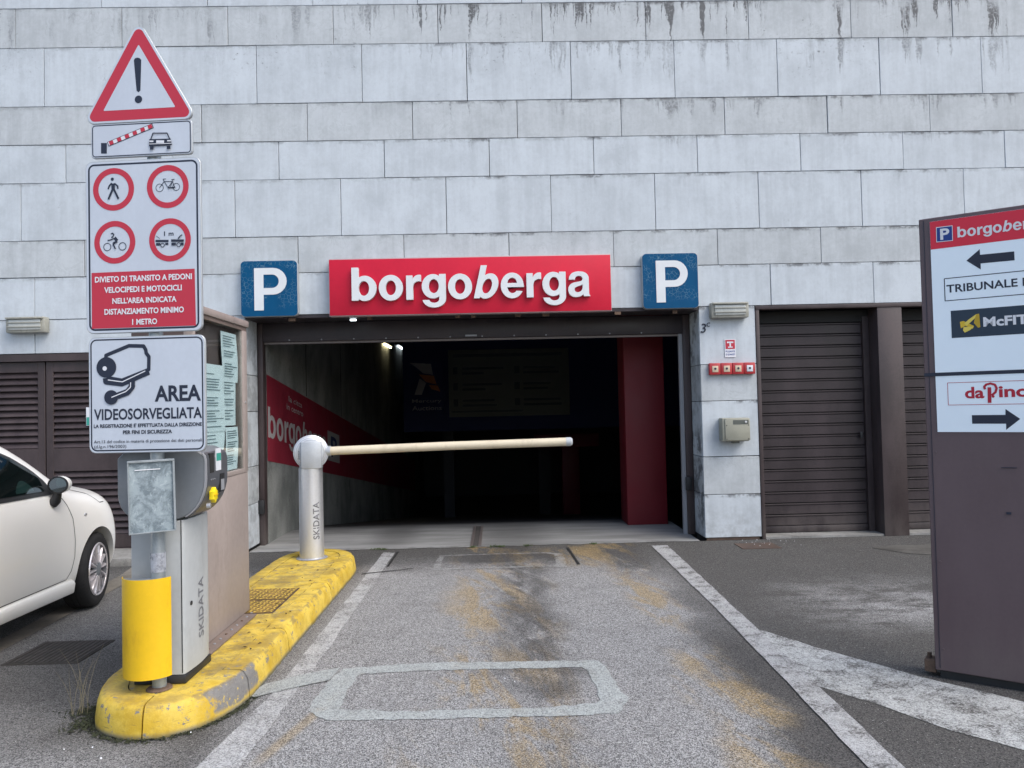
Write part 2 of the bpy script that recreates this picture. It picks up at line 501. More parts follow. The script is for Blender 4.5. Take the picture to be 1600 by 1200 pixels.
M['totem'] = m_brown('mauve_brown_steel', (0.098, 0.070, 0.077), (0.114, 0.082, 0.089), 0.38)
M['taupe'] = simple('taupe_kiosk_paint', (0.30, 0.255, 0.235), 0.5, 0, 0.10, 3.0, 0.1, streak=True, dirt=(0.12, 0.10, 0.09), dirt_amt=0.4)
M['taupe_dark'] = simple('taupe_kiosk_trim', (0.18, 0.14, 0.12), 0.5, 0, 0.12, 5)
M['panelback'] = flat('notice_case_back', (0.12, 0.09, 0.085), 0.6)
M['alu'] = simple('brushed_aluminium', (0.62, 0.63, 0.65), 0.36, 0.75, 0.08, 5.0, streak=True)
M['alu_head'] = simple('grey_cast_housing', (0.42, 0.45, 0.48), 0.4, 0.3, 0.06, 8.0)
M['term'] = simple('terminal_grey_paint', (0.37, 0.39, 0.395), 0.42, 0.0, 0.07, 3.0, streak=True, dirt=(0.15, 0.15, 0.15), dirt_amt=0.3)
M['term_dark'] = simple('terminal_dark_grey', (0.15, 0.165, 0.18), 0.4, 0.0, 0.08, 4.0)
M['face'] = simple('control_face_grey', (0.075, 0.08, 0.09), 0.35, 0.0, 0.06, 4.0)
M['print_grey'] = flat('grey_print', (0.085, 0.09, 0.10), 0.5)
M['print_pale'] = flat('pale_grey_print', (0.26, 0.27, 0.29), 0.5)
M['logo_grey'] = flat('logo_grey_print', (0.15, 0.155, 0.17), 0.5)
M['black'] = simple('black_plastic', (0.018, 0.019, 0.021), 0.5, 0, 0.15, 8)
M['bar'] = simple('cream_barrier_paint', (0.60, 0.535, 0.40), 0.45, 0, 0.06, 5, dirt=(0.35, 0.29, 0.2), dirt_amt=0.5)
M['cap'] = simple('bar_end_cap', (0.40, 0.43, 0.45), 0.35, 0, 0.05)
M['guard'] = simple('yellow_guard_paint', (0.70, 0.44, 0.008), 0.38, 0, 0.05, 4.0, spec=0.5, streak=True, dirt=(0.42, 0.22, 0.01), dirt_amt=0.5)
M['galv'] = m_galv()
M['pole'] = simple('galvanised_pole', (0.30, 0.335, 0.355), 0.42, 0.5, 0.14, 9, streak=True)
M['plate'] = simple('sign_white_sheeting', (0.49, 0.54, 0.61), 0.45, 0, 0.04, 5, streak=True)
M['platerim'] = simple('sign_rim_aluminium', (0.40, 0.43, 0.45), 0.4, 0.4, 0.05)
M['ink'] = flat('sign_ink', (0.016, 0.022, 0.042), 0.45)
M['red'] = flat('sign_red', (0.46, 0.03, 0.055), 0.45)
M['white'] = flat('white_film', (0.66, 0.68, 0.72), 0.4)
M['blue'] = flat('sign_blue', (0.008, 0.04, 0.22), 0.4)
M['night'] = flat('night_blue_film', (0.018, 0.035, 0.06), 0.4)
M['gold'] = flat('gold_film', (0.60, 0.42, 0.03), 0.4)
M['gold2'] = flat('pale_gold_film', (0.70, 0.56, 0.10), 0.4)
M['gold3'] = flat('deep_gold_film', (0.45, 0.30, 0.02), 0.4)
M['crimson'] = flat('crimson_film', (0.40, 0.012, 0.035), 0.4)
M['totface'] = simple('totem_face_acrylic', (0.76, 0.86, 0.93), 0.35, 0, 0.01, 2)
M['banner'] = simple('banner_red', (0.52, 0.010, 0.036), 0.5, 0, 0.05, 2.5, streak=True, spec=0.25)
M['banner_edge'] = flat('banner_edge_trim', (0.45, 0.35, 0.36), 0.5)
M['letter'] = simple('channel_letter_white', (0.64, 0.67, 0.69), 0.35, 0, 0.03, 5)
M['blue_crazed'] = m_blue_crazed()
M['bandred'] = simple('band_red_paint', (0.20, 0.008, 0.024), 0.7, 0, 0.10, 3)
M['bandwhite'] = flat('band_white_paint', (0.34, 0.33, 0.33), 0.7)
M['pillar'] = simple('pillar_red_paint', (0.115, 0.002, 0.008), 0.6, 0, 0.05, 3)
M['lampbody'] = simple('cream_lamp_housing', (0.30, 0.30, 0.26), 0.5, 0, 0.1, 9, dirt=(0.12, 0.12, 0.10), dirt_amt=0.5)
M['lens'] = simple('lamp_lens', (0.44, 0.46, 0.44), 0.25, 0, 0.05, 9)
M['alarm'] = simple('alarm_red_plastic', (0.40, 0.03, 0.035), 0.4, 0, 0.08, 12)
M['alarm_w'] = flat('alarm_cream_insert', (0.55, 0.45, 0.33), 0.4)
M['alarm_w2'] = flat('alarm_white_insert', (0.62, 0.66, 0.70), 0.4)
M['beige'] = simple('grey_beige_box', (0.29, 0.29, 0.235), 0.5, 0, 0.06, 8)
M['beige_d'] = flat('dark_beige_label', (0.10, 0.11, 0.10), 0.4)
M['paper'] = m_paper()
M['seat'] = flat('pale_car_seat', (0.16, 0.24, 0.24), 0.7)
M['header'] = m_brown('dark_header_steel', (0.022, 0.018, 0.022), (0.038, 0.030, 0.034))
M['crimson_head'] = flat('totem_header_red', (0.62, 0.022, 0.05), 0.4)
M['ptext'] = flat('paper_print', (0.14, 0.20, 0.22), 0.7)
M['glass'] = m_glass('case_glass', (0.93, 0.97, 0.97), 0.02)
M['carpaint'] = simple('white_car_paint', (0.84, 0.835, 0.80), 0.35, 0, 0.004, 0.8, spec=0.4, coat=0.5)
M['carglass'] = m_glass('car_glass', (0.30, 0.38, 0.37), 0.05)
M['cabin'] = flat('car_cabin_shade', (0.03, 0.035, 0.04), 0.7)
M['tyre'] = m_tyre()
M['alloy'] = simple('polished_alloy', (0.68, 0.65, 0.67), 0.32, 0.6, 0.05, 9)
M['mirror'] = simple('mirror_glass', (0.50, 0.56, 0.56), 0.04, 1.0, 0.01, 3)
M['seam'] = flat('panel_gap', (0.02, 0.02, 0.02), 0.8)
M['iron'] = simple('rusty_cast_iron', (0.085, 0.058, 0.045), 0.75, 0.2, 0.3, 12, 0.4)
M['grit'] = simple('packed_grit', (0.045, 0.042, 0.038), 0.95, 0, 0.3, 40)
M['grate'] = simple('soiled_cast_iron', (0.060, 0.055, 0.052), 0.85, 0.1, 0.35, 14, 0.4)
M['greyplate'] = simple('sill_steel', (0.14, 0.12, 0.115), 0.5, 0.2, 0.15, 8)
M['rust'] = simple('rusty_bracket', (0.13, 0.085, 0.06), 0.8, 0.2, 0.3, 14)
M['weed'] = simple('small_green_weed', (0.07, 0.10, 0.035), 0.8, 0, 0.3, 20)
M['moss'] = simple('dark_moss', (0.030, 0.036, 0.016), 0.95, 0, 0.35, 30, 0.5)
M['straw'] = simple('dry_grass_stem', (0.22, 0.19, 0.12), 0.8, 0, 0.25, 20)
M['leaf'] = simple('dry_brown_leaf', (0.055, 0.032, 0.018), 0.8, 0, 0.3, 20)
M['warm'] = glow('warm_tube_light', (1.0, 0.86, 0.5), 5.0)
M['cool'] = glow('cool_tube_light', (0.85, 0.95, 1.0), 2.5)
M['boarddim'] = flat('information_board_face', (0.15, 0.16, 0.14), 0.8)
M['boardtext'] = flat('information_board_print', (0.05, 0.06, 0.07), 0.7)
M['orange'] = flat('orange_print', (0.45, 0.16, 0.05), 0.7)
M['navy'] = flat('navy_board', (0.01, 0.02, 0.09), 0.7)
M['sticker_green'] = flat('green_sticker', (0.04, 0.30, 0.24), 0.5)
M['tape'] = simple('clear_tape_band', (0.34, 0.36, 0.40), 0.3, 0.2, 0.3, 40)


# ------------------------------------------------------------------ object helpers
ROOTS = {}

def mesh_of(verts, faces, name='mesh'):
    me = bpy.data.meshes.new(name)
    me.from_pydata(verts, [], faces)
    me.update()
    return me


def link(name, me, mat, parent=None, local=False, kind=None, label=None, smooth=False):
    o = bpy.data.objects.new(name, me)
    COL.objects.link(o)
    if mat is not None and not me.materials:
        me.materials.append(mat)
    if smooth:
        me.polygons.foreach_set('use_smooth', [True] * len(me.polygons))
    if parent is not None:
        o.parent = parent
        if not local:
            o.matrix_parent_inverse = parent_mat(parent).inverted()
    if kind: o['kind'] = kind
    if label: o['label'] = label
    return o


def parent_mat(o):
    m = o.matrix_basis.copy()
    if o.parent is not None:
        m = parent_mat(o.parent) @ o.matrix_parent_inverse @ m
    return m


def thing(name, loc, label, cat, rz=0.0, group=None):
    o = bpy.data.objects.new(name, None)
    COL.objects.link(o)
    o.empty_display_size = 0.1
    o.location = loc
    o.rotation_euler = (0, 0, rz)
    o['label'] = label
    o['category'] = cat
    if group: o['group'] = group
    return o


def tag(o, label, cat, group=None):
    o['label'] = label; o['category'] = cat
    if group: o['group'] = group
    return o


def copy_tree(o, parent=None):
    c = o.copy()
    COL.objects.link(c)
    if parent is not None:
        c.parent = parent
    for ch in list(o.children):
        copy_tree(ch, c)
    return c


class MB:
    def __init__(s): s.v = []; s.f = []
    def add(s, vs, fs):
        n = len(s.v); s.v += [tuple(v) for v in vs]; s.f += [tuple(i + n for i in f) for f in fs]; return s
    def box(s, x0, x1, y0, y1, z0, z1):
        vs = [(x0, y0, z0), (x1, y0, z0), (x1, y1, z0), (x0, y1, z0), (x0, y0, z1), (x1, y0, z1), (x1, y1, z1), (x0, y1, z1)]
        return s.add(vs, [(0, 3, 2, 1), (4, 5, 6, 7), (0, 1, 5, 4), (1, 2, 6, 5), (2, 3, 7, 6), (3, 0, 4, 7)])
    def prism(s, pts, fn0, fn1):
        """pts 2D outline; fn0/fn1 map (a,b) to the two end positions"""
        n = len(pts)
        a = [fn0(p) for p in pts]; b = [fn1(p) for p in pts]
        fs = [tuple(range(n))[::-1], tuple(range(n, 2 * n))]
        fs += [(i, (i + 1) % n, n + (i + 1) % n, n + i) for i in range(n)]
        return s.add(a + b, fs)
    def tube(s, pts, r, seg=10, cap=True):
        """round bar along pts; r scalar or list"""
        P = [Vector(p) for p in pts]
        rs = r if isinstance(r, (list, tuple)) else [r] * len(P)
        n0 = len(s.v)
        up = None
        for i, p in enumerate(P):
            t = (P[min(i + 1, len(P) - 1)] - P[max(i - 1, 0)]).normalized()
            if up is None:
                up = Vector((0, 0, 1)) if abs(t.z) < 0.9 else Vector((1, 0, 0))
            a = t.cross(up).normalized(); b = a.cross(t).normalized(); up = b
            for k in range(seg):
                an = 2 * math.pi * k / seg
                s.v.append(tuple(p + (a * math.cos(an) + b * math.sin(an)) * rs[i]))
        for i in range(len(P) - 1):
            for k in range(seg):
                k2 = (k + 1) % seg
                s.f.append((n0 + i * seg + k, n0 + i * seg + k2, n0 + (i + 1) * seg + k2, n0 + (i + 1) * seg + k))
        if cap:
            s.f.append(tuple(n0 + k for k in range(seg))[::-1])
            s.f.append(tuple(n0 + (len(P) - 1) * seg + k for k in range(seg)))
        return s
    def lathe(s, prof, seg, fn):
        """prof list of (r, h); fn(r cos, r sin, h) -> xyz"""
        n0 = len(s.v)
        for r, h in prof:
            for k in range(seg):
                a = 2 * math.pi * k / seg
                s.v.append(tuple(fn(r * math.cos(a), r * math.sin(a), h)))
        for i in range(len(prof) - 1):
            for k in range(seg):
                k2 = (k + 1) % seg
                s.f.append((n0 + i * seg + k, n0 + i * seg + k2, n0 + (i + 1) * seg + k2, n0 + (i + 1) * seg + k))
        return s
    def mesh(s, bevel=0.0, seg=2, ang=35):
        me = mesh_of(s.v, s.f)
        bm = bmesh.new(); bm.from_mesh(me)
        bmesh.ops.recalc_face_normals(bm, faces=bm.faces)
        if bevel:
            ed = [e for e in bm.edges if len(e.link_faces) == 2 and e.calc_face_angle(0) > RAD(ang)]
            bmesh.ops.bevel(bm, geom=ed, offset=bevel, segments=seg, affect='EDGES', profile=0.5, clamp_overlap=True)
        bm.to_mesh(me); bm.free()
        return me
    def build(s, name, mat, parent=None, bevel=0.0, seg=2, smooth=False, **kw):
        o = link(name, s.mesh(bevel, seg), mat, parent, **kw)
        if smooth or bevel:
            auto_smooth(o.data)
        return o


def auto_smooth(me, ang=32):
    me.polygons.foreach_set('use_smooth', [True] * len(me.polygons))
    bm = bmesh.new(); bm.from_mesh(me)
    for e in bm.edges:
        if len(e.link_faces) == 2 and e.calc_face_angle(0) > RAD(ang):
            e.smooth = False
    bm.to_mesh(me); bm.free()


def bx(name, mat, parent, x0, x1, y0, y1, z0, z1, bevel=0.0, **kw):
    return MB().box(x0, x1, y0, y1, z0, z1).build(name, mat, parent, bevel, **kw)


def sheet(name, pts, z, mat, parent=None, jit=0.0, step=0.12, **kw):
    """flat irregular polygon lying on the ground"""
    out = []
    n = len(pts)
    for i in range(n):
        a = Vector(pts[i]); b = Vector(pts[(i + 1) % n])
        m = max(1, int((b - a).length / step)) if jit else 1
        for k in range(m):
            p = a.lerp(b, k / m)
            out.append((p.x + rnd.uniform(-jit, jit), p.y + rnd.uniform(-jit, jit)))
    return link(name, mesh_of([(x, y, z) for x, y in out], [tuple(range(len(out)))]), mat, parent, **kw)


# -------- lettering
def text_verts(s, offset=0.0, shear=0.0, extrude=0.0, res=3, space=1.0):
    cu = bpy.data.curves.new('lettering', 'FONT')
    cu.body = s; cu.size = 1.0; cu.offset = offset; cu.shear = shear
    cu.extrude = extrude; cu.resolution_u = res; cu.space_character = space
    cu.align_x = 'LEFT'
    o = bpy.data.objects.new('lettering', cu)
    COL.objects.link(o)
    dg = bpy.context.evaluated_depsgraph_get()
    me = bpy.data.meshes.new_from_object(o.evaluated_get(dg))
    vs = [tuple(v.co) for v in me.vertices]
    fs = [tuple(p.vertices) for p in me.polygons]
    bpy.data.objects.remove(o, do_unlink=True)
    bpy.data.curves.remove(cu)
    bpy.data.meshes.remove(me)
    return vs, fs


def text_fit(s, x0, x1, z0, z1, fn, offset=0.0, shear=0.0, extrude=0.0, res=3):
    """text stretched to its box; fn(a, b, depth) -> xyz"""
    vs, fs = text_verts(s, offset, shear, 1.0 if extrude else 0.0, res)
    ax = [v[0] for v in vs]; ay = [v[1] for v in vs]
    mx0, mx1, my0, my1 = min(ax), max(ax), min(ay), max(ay)
    out = []
    for v in vs:
        a = x0 + (v[0] - mx0) / (mx1 - mx0) * (x1 - x0)
        b = z0 + (v[1] - my0) / (my1 - my0) * (z1 - z0)
        out.append(fn(a, b, v[2] * extrude))
    return out, fs



# -------- heavy grotesque letters, drawn by hand on a 100-unit x-height
def _arc(cx, cy, rx, ry, a0, a1, n=14):
    return [(cx + rx * math.cos(RAD(a0 + (a1 - a0) * k / n)), cy + ry * math.sin(RAD(a0 + (a1 - a0) * k / n))) for k in range(n + 1)]


def _smooth(P, n=4):
    """closed curve through P; points given as (x, y, 1) are corners"""
    out = []
    m = len(P)
    for i in range(m):
        p0, p1, p2, p3 = P[i - 1], P[i], P[(i + 1) % m], P[(i + 2) % m]
        if len(p1) > 2: p0 = p1
        if len(p2) > 2: p3 = p2
        for k in range(n):
            t = k / n
            out.append(tuple(0.5 * (2 * p1[j] + (p2[j] - p0[j]) * t + (2 * p0[j] - 5 * p1[j] + 4 * p2[j] - p3[j]) * t * t + (3 * p1[j] - p0[j] - 3 * p2[j] + p3[j]) * t ** 3) for j in (0, 1)))
    return out


GLYPH = {
    'o': (_arc(48, 50, 48, 52, 0, 360, 40)[:-1], _arc(48, 50, 20.5, 30, 0, 360, 32)[:-1]),
    'b': ([(0, 0), (0, 136), (27.5, 136)] + _arc(52, 50, 46, 52, 122, -122, 32) + [(26, 0)], _arc(48.5, 50, 21, 30.5, 0, 360, 32)[:-1]),
    'g': ([(71, 100), (98, 100)] + _arc(50, -1, 48, 37, 0, -172, 18) + _arc(50, -3, 20.5, 15.5, -168, 0, 12) + _arc(46, 50, 46, 50, -57, -303, 32), _arc(49, 50.5, 20.5, 29, 0, 360, 32)[:-1]),
    'r': (_smooth([(0, 0, 1), (0, 100, 1), (26, 100, 1), (26, 83, 1), (33, 94), (44, 101), (55, 102.5), (61, 101.5, 1), (61, 74.5, 1), (53, 76), (42, 74), (32, 66), (28, 52), (28, 40, 1), (28, 0, 1)]), None),
    'e': ([(96.5, 43), (28, 43)] + _arc(49, 46, 21, 27, 185, 318, 12) + [(67, 28)] + _arc(48, 50, 47, 52, -27, -353, 40), _smooth([(28, 60, 1), (68.5, 60, 1), (64, 73), (56, 80), (48, 82), (40, 80), (32, 72)])),
    'a': (_smooth([(96, 0, 1), (68, 0, 1), (65.5, 9, 1), (55, 1), (40, -2.5), (22, -1), (7, 9), (1, 27), (6, 45), (20, 55), (38, 59), (54, 62), (62, 67), (63, 75), (58, 82), (47, 84.5), (37, 82), (32, 76), (30.5, 69.5, 1), (4.5, 69.5, 1), (8, 85), (20, 97), (38, 102), (50, 102.5), (68, 100), (82, 92), (89, 80), (90, 66), (90, 20), (91.5, 7)]),
          _smooth([(63, 49, 1), (54, 44.5), (42, 41.5), (31, 36), (28, 28), (32, 20), (42, 17), (53, 20), (61, 29), (63, 38)])),
}


def glyph_fit(ch, x0, x1, z0, z1, fn, shear=0.0, extrude=0.0):
    outer, inner = GLYPH[ch]
    def sh(P): return [(a + shear * b, b) for a, b in P]
    o_ = sh(outer); i_ = sh(inner) if inner else []
    ax = [p[0] for p in o_]; ay = [p[1] for p in o_]
    X0, X1, Y0, Y1 = min(ax), max(ax), min(ay), max(ay)
    def nm(p): return (x0 + (p[0] - X0) / (X1 - X0) * (x1 - x0), z0 + (p[1] - Y0) / (Y1 - Y0) * (z1 - z0))
    o_ = [nm(p) for p in o_]; i_ = [nm(p) for p in i_]
    bm = bmesh.new()
    vo = [bm.verts.new((a, b, 0)) for a, b in o_]; vi = [bm.verts.new((a, b, 0)) for a, b in i_]
    es = []
    for V in (vo, vi):
        for k in range(len(V)): es.append(bm.edges.new((V[k], V[(k + 1) % len(V)])))
    bmesh.ops.triangle_fill(bm, edges=es, use_beauty=True)
    bm.verts.index_update()
    flat_v = [tuple(v.co) for v in bm.verts]
    tris = [tuple(v.index for v in f.verts) for f in bm.faces]
    bm.free()
    if not extrude:
        return [fn(a, b, 0) for a, b, _ in flat_v], tris
    n = len(flat_v)
    vs = [fn(a, b, extrude) for a, b, _ in flat_v] + [fn(a, b, -extrude) for a, b, _ in flat_v]
    fs = tris + [tuple(i + n for i in t[::-1]) for t in tris]
    for off, V in ((0, vo), (len(vo), vi)):
        m = len(V)
        for k in range(m):
            a, b = off + k, off + (k + 1) % m
            fs.append((a, b, b + n, a + n))
    return vs, fs


# letter positions of the word mark: (letter, left, right, bottom, top, shear), width 1.0, x-height units of the width
WORD = (('b', 0.0, .103, -.003, .2725, 0), ('o', .113, .2135, -.0045, .2075, 0), ('r', .2275, .2895, 0, .2045, 0), ('g', .2925, .393, -.068, .2075, 0), ('o', .4025, .503, -.0045, .2075, 0),
        ('b', .5095, .614, -.003, .2725, .25), ('e', .6235, .721, -.0045, .2075, 0), ('r', .732, .794, 0, .2045, 0), ('g', .7985, .897, -.068, .2075, 0), ('a', .907, 1.0, -.0045, .2075, 0))


def wordmark(x0, z0, w, fn, mat, parent, local, extrude=0.0, stretch=1.0, name='letter'):
    for ch, a, b, c, d, sh in WORD:
        vs, fs = glyph_fit(ch, x0 + a * w, x0 + b * w, z0 + c * w * stretch, z0 + d * w * stretch, fn, sh * 100 * 0 + sh, extrude)
        me = mesh_of(vs, fs)
        if extrude: auto_smooth(me, 40)
        link(name, me, mat, parent, local=local)


def stroke_poly(mb, pts, w, fn, closed=False):
    """flat ribbon with round ends and joints"""
    for i in range(len(pts) - 1 + (1 if closed else 0)):
        a = Vector(pts[i]); b = Vector(pts[(i + 1) % len(pts)])
        d = (b - a)
        if d.length < 1e-6: continue
        n = Vector((-d.y, d.x)).normalized() * w / 2
        mb.add([fn(*(a + n)), fn(*(a - n)), fn(*(b - n)), fn(*(b + n))], [(0, 1, 2, 3)])


def disc_pts(c, r, n=24):
    return [(c[0] + r * math.cos(2 * math.pi * k / n), c[1] + r * math.sin(2 * math.pi * k / n)) for k in range(n)]


def rrect(x0, x1, z0, z1, r, n=5):
    out = []
    for cx, cz, a0 in ((x1 - r, z1 - r, 0), (x0 + r, z1 - r, 90), (x0 + r, z0 + r, 180), (x1 - r, z0 + r, 270)):
        for k in range(n + 1):
            a = RAD(a0 + 90 * k / n)
            out.append((cx + r * math.cos(a), cz + r * math.sin(a)))
    return out


def art(name, items, parent, y0, zoff=0.0, text_off=0.02):
    """flat print on a plate facing -Y (local). Later items lie on top. one object per run of equal colour"""
    objs = []
    cur = None; mb = None
    y = y0
    nm = name
    def flush():
        nonlocal mb
        if mb and mb.v:
            objs.append(link(nm, mesh_of(mb.v, mb.f), M[cur], parent, local=True))
        mb = None
    for it in items:
        k, c = it[0], it[1]
        if c != cur or mb is None or k == 'text':
            flush(); cur = c; mb = MB()
        y -= 0.00035
        fn = lambda a, b, yy=y: (a, yy, b - zoff)
        if k == 'poly':
            mb.add([fn(*p) for p in it[2]], [tuple(range(len(it[2])))])
        elif k == 'stroke':
            yy = y
            for i in range(len(it[2]) - 1):
                yy -= 0.00004
                stroke_poly(mb, it[2][i:i + 2], it[3], lambda a, b, q=yy: (a, q, b - zoff))
            for j, p in enumerate(it[2][1:-1]):
                yy -= 0.00004
                mb.add([(a, yy, b - zoff) for a, b in disc_pts(p, it[3] / 2, 12)], [tuple(range(12))])
            y = yy
        elif k == 'disc':
            mb.add([fn(*p) for p in disc_pts(it[2], it[3])], [tuple(range(24))])
        elif k == 'ring':
            o_ = disc_pts(it[2], it[3], 40); i_ = disc_pts(it[2], it[3] - it[4], 40)
            mb.add([fn(*p) for p in o_ + i_], [(q, (q + 1) % 40, 40 + (q + 1) % 40, 40 + q) for q in range(40)])
        elif k == 'text':
            a, b, h = it[3], it[4], it[5]
            off = it[6] if len(it) > 6 else text_off
            sh = it[7] if len(it) > 7 else 0.0
            zc = (a[1] + b[1]) / 2
            vs, fs = text_fit(it[2], a[0], b[0], zc - h / 2, zc + h / 2, lambda u, v, d, yy=y: (u, yy, v - zoff), off, sh)
            mb.add(vs, fs)
    flush()
    return objs

